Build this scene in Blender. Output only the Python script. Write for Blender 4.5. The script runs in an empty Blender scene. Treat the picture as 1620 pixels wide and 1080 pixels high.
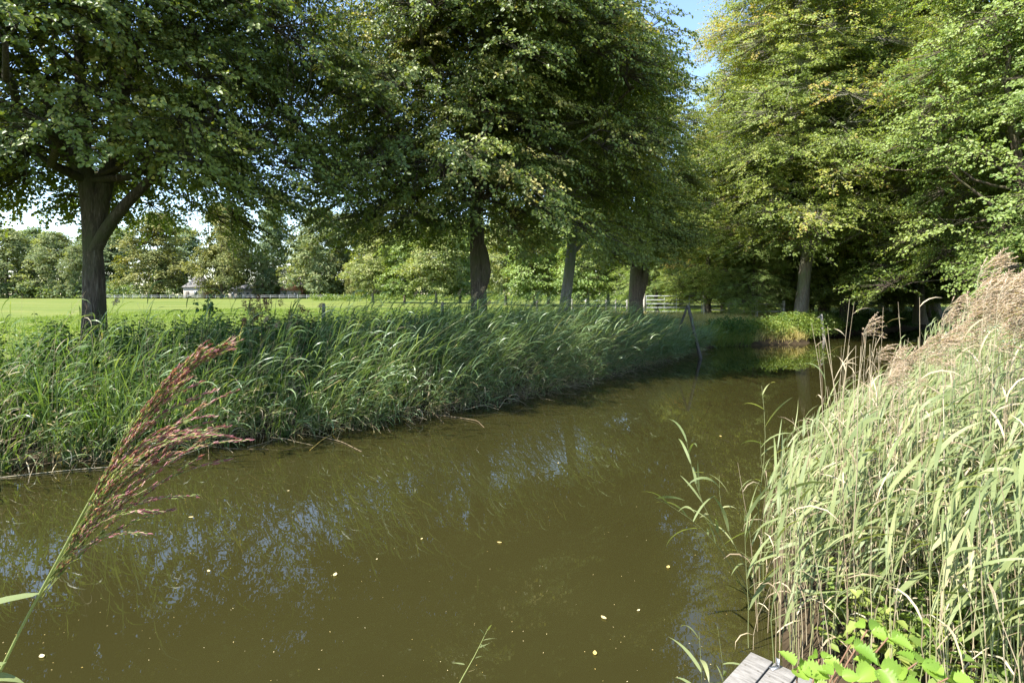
import bpy, math
import numpy as np
from mathutils import Vector

scene = bpy.context.scene
COL = scene.collection
R = math.radians

# ------------------------------------------------------------------ camera
F = 900.0            # focal length in pixels of the 1620 px wide photograph
HZ = 465.0           # horizon row
CAMH = 2.2
cam_d = bpy.data.cameras.new('camera')
cam = bpy.data.objects.new('camera', cam_d)
COL.objects.link(cam)
cam.location = (0, 0, CAMH)
cam.rotation_euler = (R(90), 0, 0)
cam_d.sensor_width = 36
cam_d.lens = F / 1620 * 36
cam_d.shift_y = -(540 - HZ) / 1620
cam_d.clip_start = 0.05
cam_d.clip_end = 6000
scene.camera = cam


def at(u, v, Y):
    return np.array([(u - 810) / F * Y, Y, CAMH - (v - HZ) / F * Y])


def onwater(u, v, z=0.0):
    Y = (CAMH - z) * F / (v - HZ)
    return np.array([(u - 810) / F * Y, Y, z])


# ------------------------------------------------------------------ world + sun
SUN_EL = R(56)
SUN_H = Vector((-0.84, -0.54, 0)).normalized()
world = bpy.data.worlds.new('World')
scene.world = world
world.use_nodes = True
wn = world.node_tree
bg = wn.nodes['Background']
sky = wn.nodes.new('ShaderNodeTexSky')
sky.sky_type = 'NISHITA'
sky.sun_disc = False
sky.sun_elevation = SUN_EL
sky.sun_rotation = math.atan2(SUN_H.x, SUN_H.y)
sky.air_density = 1.0
sky.dust_density = 0.2
sky.ozone_density = 1.5
wn.links.new(sky.outputs[0], bg.inputs['Color'])
bg.inputs['Strength'].default_value = 0.135
sun_d = bpy.data.lights.new('sun', 'SUN')
sun_d.energy = 4.9
sun_d.angle = R(0.5)
sun_d.color = (1.0, 0.965, 0.90)
sun = bpy.data.objects.new('sun', sun_d)
COL.objects.link(sun)
sdir = Vector((SUN_H.x * math.cos(SUN_EL), SUN_H.y * math.cos(SUN_EL), math.sin(SUN_EL)))
sun.rotation_euler = sdir.to_track_quat('Z', 'Y').to_euler()
sun.location = (-30, -20, 40)
vs = scene.view_settings
vs.view_transform = 'Standard'
vs.look = 'None'
vs.exposure = 1.62
vs.gamma = 1
vs.use_curve_mapping = False
cy = scene.cycles
cy.max_bounces = 6
cy.diffuse_bounces = 4
cy.glossy_bounces = 3
cy.transmission_bounces = 4
cy.transparent_max_bounces = 4
cy.caustics_reflective = False
cy.caustics_refractive = False
cy.use_denoising = True

# ------------------------------------------------------------------ materials


def new_mat(name):
    m = bpy.data.materials.new(name)
    m.use_nodes = True
    nt = m.node_tree
    return m, nt, nt.nodes['Principled BSDF'], nt.nodes['Material Output']


def ramp(nt, fac, stops):
    r = nt.nodes.new('ShaderNodeValToRGB')
    el = r.color_ramp.elements
    while len(el) < len(stops):
        el.new(0.5)
    for e, (p, c) in zip(el, stops):
        e.position = p
        e.color = (*c, 1)
    if fac is not None:
        nt.links.new(fac, r.inputs[0])
    return r.outputs[0]


def noise(nt, scale, detail=4, rough=0.6, vec=None, dist=0.0):
    n = nt.nodes.new('ShaderNodeTexNoise')
    n.inputs['Scale'].default_value = scale
    n.inputs['Detail'].default_value = detail
    n.inputs['Roughness'].default_value = rough
    n.inputs['Distortion'].default_value = dist
    if vec is not None:
        nt.links.new(vec, n.inputs['Vector'])
    return n.outputs['Fac']


def coords(nt, scale=(1, 1, 1), kind='Object'):
    t = nt.nodes.new('ShaderNodeTexCoord')
    mp = nt.nodes.new('ShaderNodeMapping')
    mp.inputs['Scale'].default_value = scale
    nt.links.new(t.outputs[kind], mp.inputs[0])
    return mp.outputs[0]


def bump(nt, bsdf, h, strength, dist):
    b = nt.nodes.new('ShaderNodeBump')
    b.inputs['Strength'].default_value = strength
    b.inputs['Distance'].default_value = dist
    nt.links.new(h, b.inputs['Height'])
    nt.links.new(b.outputs[0], bsdf.inputs['Normal'])


def leaf_mat(name, stops, trans=0.35, rough=0.5, spec=0.35):
    """thin leaf: sheen on the face, light glowing through; colour varies leaf by leaf"""
    m, nt, p, out = new_mat(name)
    a = nt.nodes.new('ShaderNodeAttribute')
    a.attribute_name = 'tint'
    c = ramp(nt, a.outputs['Fac'], stops)
    nt.links.new(c, p.inputs['Base Color'])
    p.inputs['Roughness'].default_value = rough
    p.inputs['Specular IOR Level'].default_value = spec
    t = nt.nodes.new('ShaderNodeBsdfTranslucent')
    g = nt.nodes.new('ShaderNodeMix')
    g.data_type = 'RGBA'
    g.blend_type = 'MULTIPLY'
    g.inputs[0].default_value = 1
    nt.links.new(c, g.inputs[6])
    g.inputs[7].default_value = (1.5, 1.5, 0.5, 1)
    nt.links.new(g.outputs[2], t.inputs['Color'])
    mx = nt.nodes.new('ShaderNodeMixShader')
    mx.inputs[0].default_value = trans
    nt.links.new(p.outputs[0], mx.inputs[1])
    nt.links.new(t.outputs[0], mx.inputs[2])
    nt.links.new(mx.outputs[0], out.inputs[0])
    return m


def bark_mat(name, c1, c2, c3, sc=1.0):
    m, nt, p, out = new_mat(name)
    v = coords(nt, (11 * sc, 11 * sc, 1.6 * sc))
    f = noise(nt, 2.2, 9, 0.7, v, 0.9)
    c = ramp(nt, f, [(0.3, c1), (0.52, c2), (0.72, c3)])
    v2 = coords(nt, (1, 1, 0.6))
    f2 = noise(nt, 1.6, 4, 0.6, v2)
    mxx = nt.nodes.new('ShaderNodeMix')
    mxx.data_type = 'RGBA'
    c4 = ramp(nt, f2, [(0.45, (0, 0, 0)), (0.62, (1, 1, 1))])
    nt.links.new(c4, mxx.inputs[0])
    nt.links.new(c, mxx.inputs[6])
    mxx.inputs[7].default_value = (c2[0] * 0.8, c2[1] * 1.05, c2[2] * 0.65, 1)
    nt.links.new(mxx.outputs[2], p.inputs['Base Color'])
    p.inputs['Roughness'].default_value = 0.9
    p.inputs['Specular IOR Level'].default_value = 0.2
    bump(nt, p, f, 1.0, 0.06)
    return m


def plain_mat(name, c1, c2, scale=8, rough=0.8, metal=0.0, stretch=(1, 1, 1), bs=0.3, bd=0.005):
    m, nt, p, out = new_mat(name)
    v = coords(nt, stretch)
    f = noise(nt, scale, 6, 0.65, v)
    nt.links.new(ramp(nt, f, [(0.3, c1), (0.7, c2)]), p.inputs['Base Color'])
    p.inputs['Roughness'].default_value = rough
    p.inputs['Metallic'].default_value = metal
    bump(nt, p, f, bs, bd)
    return m


M = {}
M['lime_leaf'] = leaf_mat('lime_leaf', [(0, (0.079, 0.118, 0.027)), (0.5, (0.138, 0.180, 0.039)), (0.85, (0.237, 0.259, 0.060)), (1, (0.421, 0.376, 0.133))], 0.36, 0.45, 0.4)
M['mid_leaf'] = leaf_mat('mid_leaf', [(0, (0.125, 0.165, 0.045)), (0.5, (0.213, 0.251, 0.068)), (1, (0.339, 0.336, 0.121))], 0.40, 0.5)
M['beech_leaf'] = leaf_mat('beech_leaf', [(0, (0.117, 0.168, 0.032)), (0.5, (0.217, 0.268, 0.050)), (0.85, (0.305, 0.320, 0.069)), (1, (0.377, 0.276, 0.069))], 0.42, 0.5)
M['alder_leaf'] = leaf_mat('alder_leaf', [(0, (0.102, 0.168, 0.038)), (0.5, (0.192, 0.259, 0.061)), (1, (0.321, 0.382, 0.117))], 0.40, 0.45)
M['far_leaf'] = leaf_mat('far_leaf', [(0, (0.105, 0.148, 0.068)), (0.5, (0.185, 0.222, 0.086)), (1, (0.283, 0.296, 0.123))], 0.35, 0.7)
M['far_yellow'] = leaf_mat('far_yellow', [(0, (0.099, 0.121, 0.033)), (0.5, (0.165, 0.176, 0.044)), (1, (0.242, 0.220, 0.061))], 0.25, 0.7)
M['far_dark'] = leaf_mat('far_dark', [(0, (0.079, 0.125, 0.066)), (0.5, (0.146, 0.198, 0.086)), (1, (0.225, 0.265, 0.106))], 0.35, 0.7)
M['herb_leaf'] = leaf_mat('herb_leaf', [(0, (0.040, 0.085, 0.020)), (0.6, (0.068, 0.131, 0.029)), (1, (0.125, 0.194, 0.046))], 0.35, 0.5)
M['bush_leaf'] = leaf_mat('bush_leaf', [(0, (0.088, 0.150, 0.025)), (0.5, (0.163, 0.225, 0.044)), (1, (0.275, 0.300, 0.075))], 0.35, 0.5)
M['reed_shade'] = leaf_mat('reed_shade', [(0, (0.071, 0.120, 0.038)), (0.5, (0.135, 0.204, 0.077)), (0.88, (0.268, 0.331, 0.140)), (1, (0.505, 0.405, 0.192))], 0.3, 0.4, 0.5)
M['reed_fresh'] = leaf_mat('reed_fresh', [(0, (0.06, 0.115, 0.025)), (0.5, (0.11, 0.18, 0.045)), (1, (0.20, 0.26, 0.09))], 0.4, 0.45, 0.4)
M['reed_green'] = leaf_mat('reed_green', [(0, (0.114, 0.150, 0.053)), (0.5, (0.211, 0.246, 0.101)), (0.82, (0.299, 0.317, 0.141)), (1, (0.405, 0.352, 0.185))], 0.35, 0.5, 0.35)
M['straw'] = leaf_mat('straw', [(0, (0.175, 0.122, 0.071)), (0.5, (0.365, 0.293, 0.182)), (1, (0.491, 0.427, 0.293))], 0.10, 0.6)
M['reed_stem'] = leaf_mat('reed_stem', [(0, (0.13, 0.16, 0.06)), (0.5, (0.24, 0.26, 0.11)), (1, (0.38, 0.34, 0.17))], 0.1, 0.5)
M['plume'] = leaf_mat('plume', [(0, (0.268, 0.176, 0.125)), (0.5, (0.451, 0.343, 0.251)), (1, (0.585, 0.484, 0.376))], 0.3, 0.8, 0.1)
M['purple'] = leaf_mat('purple', [(0, (0.22, 0.085, 0.10)), (0.6, (0.38, 0.165, 0.19)), (1, (0.54, 0.38, 0.33))], 0.35, 0.7, 0.15)
M['panicle_green'] = leaf_mat('panicle_green', [(0, (0.16, 0.20, 0.06)), (1, (0.30, 0.33, 0.12))], 0.3, 0.5)
M['bramble_leaf'] = leaf_mat('bramble_leaf', [(0, (0.126, 0.225, 0.027)), (1, (0.234, 0.342, 0.054))], 0.4, 0.4)
M['dry_grass'] = leaf_mat('dry_grass', [(0, (0.22, 0.20, 0.05)), (0.5, (0.38, 0.32, 0.10)), (1, (0.55, 0.44, 0.20))], 0.3, 0.7)
M['field_grass'] = leaf_mat('field_grass', [(0, (0.100, 0.168, 0.019)), (1, (0.199, 0.260, 0.039))], 0.35, 0.6)
M['dead_leaf'] = leaf_mat('dead_leaf', [(0, (0.50, 0.36, 0.10)), (1, (0.62, 0.52, 0.30))], 0.15, 0.5)
M['dry_flower'] = leaf_mat('dry_flower', [(0, (0.10, 0.05, 0.03)), (1, (0.22, 0.12, 0.07))], 0.15, 0.8)
M['lime_bark'] = bark_mat('lime_bark', (0.022, 0.017, 0.012), (0.095, 0.075, 0.055), (0.23, 0.195, 0.15))
M['pale_bark'] = bark_mat('pale_bark', (0.10, 0.09, 0.075), (0.19, 0.175, 0.15), (0.30, 0.28, 0.25))
M['brown_bark'] = bark_mat('brown_bark', (0.05, 0.038, 0.028), (0.13, 0.10, 0.075), (0.23, 0.185, 0.145))
M['beech_bark'] = bark_mat('beech_bark', (0.10, 0.085, 0.065), (0.22, 0.19, 0.15), (0.34, 0.30, 0.25), 0.6)
M['wood_grey'] = plain_mat('wood_grey', (0.15, 0.135, 0.115), (0.34, 0.315, 0.28), 5, 0.85, 0, (3, 14, 3), 0.5, 0.004)
M['wood_dark'] = plain_mat('wood_dark', (0.05, 0.045, 0.035), (0.13, 0.11, 0.085), 9, 0.9, 0, (5, 5, 1))
M['wood_pale'] = plain_mat('wood_pale', (0.30, 0.27, 0.22), (0.50, 0.46, 0.40), 9, 0.8, 0, (5, 5, 1))
M['white_paint'] = plain_mat('white_paint', (0.42, 0.42, 0.41), (0.58, 0.58, 0.57), 6, 0.6)
M['galvanised'] = plain_mat('galvanised', (0.28, 0.29, 0.30), (0.42, 0.43, 0.44), 12, 0.5, 0.1)
M['steel'] = plain_mat('steel', (0.45, 0.45, 0.45), (0.65, 0.65, 0.65), 20, 0.35, 0.9)
M['red_paint'] = plain_mat('red_paint', (0.45, 0.06, 0.04), (0.6, 0.1, 0.06), 6, 0.6)
M['red_tile'] = plain_mat('red_tile', (0.28, 0.11, 0.08), (0.45, 0.2, 0.14), 3, 0.8, 0, (1, 1, 4))
M['thatch'] = plain_mat('thatch', (0.09, 0.085, 0.08), (0.19, 0.175, 0.165), 3, 0.95, 0, (1, 1, 3))
M['glass'] = plain_mat('glass', (0.03, 0.04, 0.05), (0.06, 0.07, 0.08), 2, 0.08)
M['grey_roof'] = plain_mat('grey_roof', (0.10, 0.10, 0.11), (0.18, 0.18, 0.19), 4, 0.7)


def brick_mat():
    m, nt, p, out = new_mat('brick')
    b = nt.nodes.new('ShaderNodeTexBrick')
    nt.links.new(coords(nt, (1, 1, 1)), b.inputs['Vector'])
    b.inputs['Color1'].default_value = (0.34, 0.16, 0.11, 1)
    b.inputs['Color2'].default_value = (0.24, 0.11, 0.08, 1)
    b.inputs['Mortar'].default_value = (0.35, 0.31, 0.27, 1)
    b.inputs['Scale'].default_value = 4
    nt.links.new(b.outputs[0], p.inputs['Base Color'])
    p.inputs['Roughness'].default_value = 0.9
    return m


M['brick'] = brick_mat()


def water_mat():
    m, nt, p, out = new_mat('murky_water')
    v = coords(nt, (1, 1, 1))
    f = noise(nt, 0.35, 4, 0.6, v)
    nt.links.new(ramp(nt, f, [(0.3, (0.0230, 0.0205, 0.0060)), (0.7, (0.0270, 0.0243, 0.0074))]), p.inputs['Base Color'])
    p.inputs['Roughness'].default_value = 0.0
    p.inputs['IOR'].default_value = 1.5
    p.inputs['Specular IOR Level'].default_value = 0.5
    f2 = noise(nt, 2.2, 3, 0.5, coords(nt, (1.0, 1.6, 1)))
    f3 = noise(nt, 14, 2, 0.5, coords(nt, (1.0, 1.4, 1)))
    ad = nt.nodes.new('ShaderNodeMath')
    ad.operation = 'MULTIPLY_ADD'
    nt.links.new(f3, ad.inputs[0])
    ad.inputs[1].default_value = 0.07
    nt.links.new(f2, ad.inputs[2])
    bump(nt, p, ad.outputs[0], 0.06, 0.008)
    return m


M['water'] = water_mat()


def ground_mat():
    m, nt, p, out = new_mat('ground')
    v = coords(nt)
    geo = nt.nodes.new('ShaderNodeNewGeometry')
    sp = nt.nodes.new('ShaderNodeSeparateXYZ')
    nt.links.new(geo.outputs['Position'], sp.inputs[0])
    f1 = noise(nt, 0.09, 8, 0.7, coords(nt, (.5, 1.6, 1)))
    f2 = noise(nt, 3.5, 6, 0.7, v)
    grass = ramp(nt, f1, [(0.32, (0.088, 0.122, 0.022)), (0.5, (0.126, 0.158, 0.031)), (0.66, (0.185, 0.188, 0.052))])
    gm = nt.nodes.new('ShaderNodeMix')
    gm.data_type = 'RGBA'
    gm.blend_type = 'MULTIPLY'
    gm.inputs[0].default_value = 1
    nt.links.new(grass, gm.inputs[6])
    nt.links.new(ramp(nt, f2, [(0.3, (0.65, 0.68, 0.6)), (0.7, (1.15, 1.1, 1.1))]), gm.inputs[7])
    mud = ramp(nt, f2, [(0.3, (0.025, 0.018, 0.010)), (0.7, (0.07, 0.05, 0.028))])
    mix = nt.nodes.new('ShaderNodeMix')
    mix.data_type = 'RGBA'
    mr = nt.nodes.new('ShaderNodeMapRange')
    mr.inputs['From Min'].default_value = 0.5
    mr.inputs['From Max'].default_value = 0.72
    nt.links.new(sp.outputs['Z'], mr.inputs[0])
    nt.links.new(mr.outputs[0], mix.inputs[0])
    nt.links.new(mud, mix.inputs[6])
    nt.links.new(gm.outputs[2], mix.inputs[7])
    nt.links.new(mix.outputs[2], p.inputs['Base Color'])
    p.inputs['Roughness'].default_value = 0.95
    p.inputs['Specular IOR Level'].default_value = 0.1
    bump(nt, p, f2, 0.6, 0.05)
    return m


M['ground'] = ground_mat()

# ------------------------------------------------------------------ mesh helpers


def make_mesh(name, parts, smooth=False):
    """parts: list of (V (n,3), F (m,4), material, tint per face or None) -> one mesh"""
    Vs, Fs, mi, ti, mats = [], [], [], [], []
    off = 0
    for V, Fc, mat, tint in parts:
        V = np.asarray(V, float).reshape(-1, 3)
        Fc = np.asarray(Fc, np.int64).reshape(-1, 4)
        if len(Fc) == 0:
            continue
        if mat not in mats:
            mats.append(mat)
        Vs.append(V)
        Fs.append(Fc + off)
        off += len(V)
        mi.append(np.full(len(Fc), mats.index(mat), np.int32))
        ti.append(np.full(len(Fc), 0.5) if tint is None else np.broadcast_to(tint, (len(Fc),)))
    V = np.concatenate(Vs)
    Fc = np.concatenate(Fs)
    me = bpy.data.meshes.new(name)
    me.vertices.add(len(V))
    me.vertices.foreach_set('co', V.astype(np.float32).ravel())
    n = len(Fc)
    me.loops.add(n * 4)
    me.polygons.add(n)
    me.loops.foreach_set('vertex_index', Fc.astype(np.int32).ravel())
    me.polygons.foreach_set('loop_start', np.arange(n, dtype=np.int32) * 4)
    me.polygons.foreach_set('loop_total', np.full(n, 4, np.int32))
    me.polygons.foreach_set('material_index', np.concatenate(mi))
    if smooth:
        me.polygons.foreach_set('use_smooth', np.ones(n, bool))
    a = me.attributes.new('tint', 'FLOAT', 'FACE')
    a.data.foreach_set('value', np.concatenate(ti).astype(np.float32))
    for m in mats:
        me.materials.append(M[m])
    me.update()
    me.validate()
    return me


def tag(o, label=None, cat=None, group=None, kind=None):
    if label:
        o['label'] = label
    if cat:
        o['category'] = cat
    if group:
        o['group'] = group
    if kind:
        o['kind'] = kind
    return o


def obj(name, me, parent=None, loc=None):
    o = bpy.data.objects.new(name, me)
    COL.objects.link(o)
    if parent is not None:
        o.parent = parent
    if loc is not None:
        o.location = loc
    return o


def empty(name, loc=(0, 0, 0), rz=0):
    o = bpy.data.objects.new(name, None)
    COL.objects.link(o)
    o.location = loc
    o.rotation_euler = (0, 0, rz)
    o.empty_display_size = 0.3
    return o


def copy_tree(o, parent=None):
    c = o.copy()
    COL.objects.link(c)
    c.parent = parent
    for ch in list(o.children):
        copy_tree(ch, c)
    return c


def unit(v):
    return v / np.maximum(np.linalg.norm(v, axis=-1, keepdims=True), 1e-9)


def tubes(P, Rr, sides=6, closed=False):
    """P (K,S,3), Rr (K,S) -> verts, quads of K tapered tubes"""
    P = np.asarray(P, float)
    Rr = np.asarray(Rr, float)
    if P.ndim == 2:
        P = P[None]
        Rr = Rr[None]
    K, S, _ = P.shape
    T = unit(np.gradient(P, axis=1))
    m = unit(P[:, -1] - P[:, 0])
    ref = np.where(np.abs(m[:, 2:3]) > 0.8, np.array([[1., 0.2, 0]]), np.array([[0.1, 0, 1.]]))
    ref = np.repeat(ref[:, None], S, 1)
    U = unit(np.cross(T, ref))
    W = np.cross(T, U)
    an = np.arange(sides) / sides * 2 * math.pi
    ring = U[:, :, None] * np.cos(an)[None, None, :, None] + W[:, :, None] * np.sin(an)[None, None, :, None]
    V = P[:, :, None] + ring * Rr[:, :, None, None]
    i = np.arange(K)[:, None, None] * S * sides
    s = np.arange(S - 1)[None, :, None] * sides
    j = np.arange(sides)[None, None]
    j2 = (j + 1) % sides
    Fc = np.stack([i + s + j, i + s + j2, i + s + sides + j2, i + s + sides + j], -1).reshape(-1, 4)
    V = V.reshape(-1, 3)
    if closed:   # end caps, as fans of quads about a centre vertex (sides even)
        ex = []
        fc = []
        for k in range(K):
            for e in (0, S - 1):
                c = len(V) + len(ex)
                ex.append(P[k, e])
                b = k * S * sides + e * sides
                for q in range(0, sides, 2):
                    a3 = [b + q, b + (q + 1) % sides, b + (q + 2) % sides, c]
                    fc.append(a3 if e else a3[::-1])
        V = np.concatenate([V, np.array(ex)])
        Fc = np.concatenate([Fc, np.array(fc)])
    return V, Fc


def ribbons(P, W, side):
    K, S, _ = P.shape
    A = P - side * W[..., None]
    B = P + side * W[..., None]
    V = np.stack([A, B], 2).reshape(-1, 3)
    i = np.arange(K)[:, None] * S * 2
    s = np.arange(S - 1)[None] * 2
    Fc = np.stack([i + s, i + s + 1, i + s + 3, i + s + 2], -1).reshape(-1, 4)
    return V, Fc


def leaves(pos, d, n, L, w=0.42, fold=0.15, two=True):
    """pos,d,n (N,3), L (N,) : pointed oval leaves folded on the midrib"""
    d = unit(d)
    s = unit(np.cross(d, n))
    n = np.cross(s, d)
    L = L[:, None]
    if two:
        v = [pos, pos + d * L * .22 + s * L * w + n * L * fold, pos + d * L * .66 + s * L * w * .78 + n * L * fold * .6,
             pos + d * L - n * L * .12, pos + d * L * .66 - s * L * w * .78 + n * L * fold * .6, pos + d * L * .22 - s * L * w + n * L * fold]
        V = np.stack(v, 1).reshape(-1, 3)
        b = np.arange(len(pos))[:, None] * 6
        Fc = np.concatenate([b + np.array([[0, 1, 2, 3]]), b + np.array([[0, 3, 4, 5]])], 1).reshape(-1, 4)
    else:
        v = [pos, pos + d * L * .42 + s * L * w + n * L * fold, pos + d * L, pos + d * L * .42 - s * L * w + n * L * fold]
        V = np.stack(v, 1).reshape(-1, 3)
        Fc = np.arange(len(pos) * 4).reshape(-1, 4)
    return V, Fc


def box(cx, cy_, cz, sx, sy, sz, rz=0.0, bev=0.0):
    """bevelled box as quads (bev chamfers the vertical edges and the top)"""
    x, y, z = sx / 2, sy / 2, sz / 2
    b = min(bev, x * .9, y * .9, z * .9)
    if b <= 0:
        v = np.array([(i, j, k) for k in (-z, z) for (i, j) in ((-x, -y), (x, -y), (x, y), (-x, y))])
        f = [(0, 3, 2, 1), (4, 5, 6, 7), (0, 1, 5, 4), (1, 2, 6, 5), (2, 3, 7, 6), (3, 0, 4, 7)]
    else:
        lo = [(-x, -y), (x, -y), (x, y), (-x, y)]
        hi = [(-x + b, -y + b), (x - b, -y + b), (x - b, y - b), (-x + b, y - b)]
        v = np.array([(*p, -z) for p in lo] + [(*p, z - b) for p in lo] + [(*p, z) for p in hi])
        f = [(0, 3, 2, 1), (8, 9, 10, 11)]
        for k in (0, 4):
            for i in range(4):
                j = (i + 1) % 4
                f.append((k + i, k + j, k + 4 + j, k + 4 + i))
    c, s = math.cos(rz), math.sin(rz)
    v = v @ np.array([[c, s, 0], [-s, c, 0], [0, 0, 1]]) + np.array([cx, cy_, cz])
    return v, np.array(f)


# ------------------------------------------------------------------ terrain
LB = [(-60, -46), (-14, 0.2), (-6.5, 7.2), (-2.83, 9.43), (0.14, 12.4), (3.6, 17.2), (6.0, 20.6), (7.2, 22.8),
      (9, 24), (13, 25), (15.2, 29), (21, 33), (32, 42), (70, 68)]
RB = [(75, 60), (38, 35), (19, 18.5), (9, 12.0), (4.2, 7.6), (2.5, 5.2), (1.45, 3.2), (0.9, 2.2), (-1.5, 0.2), (-8, -6), (-50, -52)]
POLY = np.array(LB + RB, float)


def sdist(x, y, poly=POLY):
    """signed distance to the water's edge, positive on land"""
    x = np.asarray(x, float)
    y = np.asarray(y, float)
    best = np.full(x.shape, 1e9)
    inside = np.zeros(x.shape, bool)
    n = len(poly)
    for i in range(n):
        ax, ay = poly[i]
        bx, by = poly[(i + 1) % n]
        dx, dy = bx - ax, by - ay
        t = np.clip(((x - ax) * dx + (y - ay) * dy) / (dx * dx + dy * dy), 0, 1)
        best = np.minimum(best, np.hypot(x - ax - t * dx, y - ay - t * dy))
        cr = ((ay > y) != (by > y)) & (x < (bx - ax) * (y - ay) / (by - ay + 1e-12) + ax)
        inside ^= cr
    return np.where(inside, -best, best)


def wob(x, y):
    return (np.sin(x * 1.7 + y * 0.9) + np.sin(x * 0.63 - y * 1.31 + 2) + np.sin(x * 3.1 + 1) * .5 + np.sin(y * 2.7 + x) * .5) / 3


def ground_z(x, y):
    d = sdist(x, y) + wob(x, y) * 0.10
    z = np.interp(d, [-3, -1.2, -0.25, 0.0, 0.35, 1.2, 3.0, 8], [-1.1, -0.8, -0.22, 0.02, 0.24, 0.52, 0.74, 0.8])
    fade = np.clip(d / 3, 0, 1)
    return z + wob(x * .35, y * .35) * 0.05 * fade


def build_terrain():
    n = 560
    s = np.linspace(-5.6, 5.6, n)
    gx = 9 * np.sinh(s) + 3
    gy = 9 * np.sinh(s) + 11
    X, Y = np.meshgrid(gx, gy)
    Z = ground_z(X.ravel(), Y.ravel())
    V = np.stack([X.ravel(), Y.ravel(), Z], 1)
    i, j = np.meshgrid(np.arange(n - 1), np.arange(n - 1))
    b = (j * n + i).ravel()
    Fc = np.stack([b, b + 1, b + n + 1, b + n], 1)
    o = obj('ground', make_mesh('ground', [(V, Fc, 'ground', None)], True))
    tag(o, 'green pasture and muddy banks either side of the canal', 'ground', kind='structure')
    V, Fc = box(0, 0, 0, 1, 1, 1)
    W = np.array([(-70, -70, 0), (90, -70, 0), (90, 90, 0), (-70, 90, 0)])
    o = obj('water', make_mesh('water', [(W, [[0, 1, 2, 3]], 'water', None)]))
    tag(o, 'still brown canal water reflecting the trees', 'water', kind='structure')


build_terrain()

# ------------------------------------------------------------------ trees


def trunk_paths(rng, pts, r0, r1, flare=1.35, S=22):
    pts = np.array(pts, float)
    t = np.linspace(0, 1, S)
    cum = np.r_[0, np.cumsum(np.linalg.norm(np.diff(pts, axis=0), axis=1))]
    cum /= cum[-1]
    P = np.stack([np.interp(t, cum, pts[:, k]) for k in range(3)], 1)
    for _ in range(2):
        P[1:-1] = (P[:-2] + 2 * P[1:-1] + P[2:]) / 4
    rad = r0 + (r1 - r0) * t ** 0.8
    rad *= 1 + (flare - 1) * np.exp(-np.maximum(P[:, 2], 0) / 0.35)
    rad *= 1 + rng.normal(0, 0.02, S)
    return P, rad


def lumpy_tube(rng, P, rad, sides=16, lump=0.07):
    V, Fc = tubes(P[None], rad[None], sides)
    S = len(P)
    V = V.reshape(S, sides, 3)
    ph = rng.uniform(0, 6.28, 5)
    an = np.arange(sides) / sides * 2 * math.pi
    z = P[:, 2]
    m = 1 + lump * (np.sin(2 * an[None] + ph[0] + z[:, None] * .8) + np.sin(3 * an[None] + ph[1] - z[:, None] * 1.1) * .8 + np.sin(5 * an[None] + ph[2] + z[:, None] * .5) * .6)
    V = P[:, None] + (V - P[:, None]) * m[..., None]
    return V.reshape(-1, 3), Fc


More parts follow.
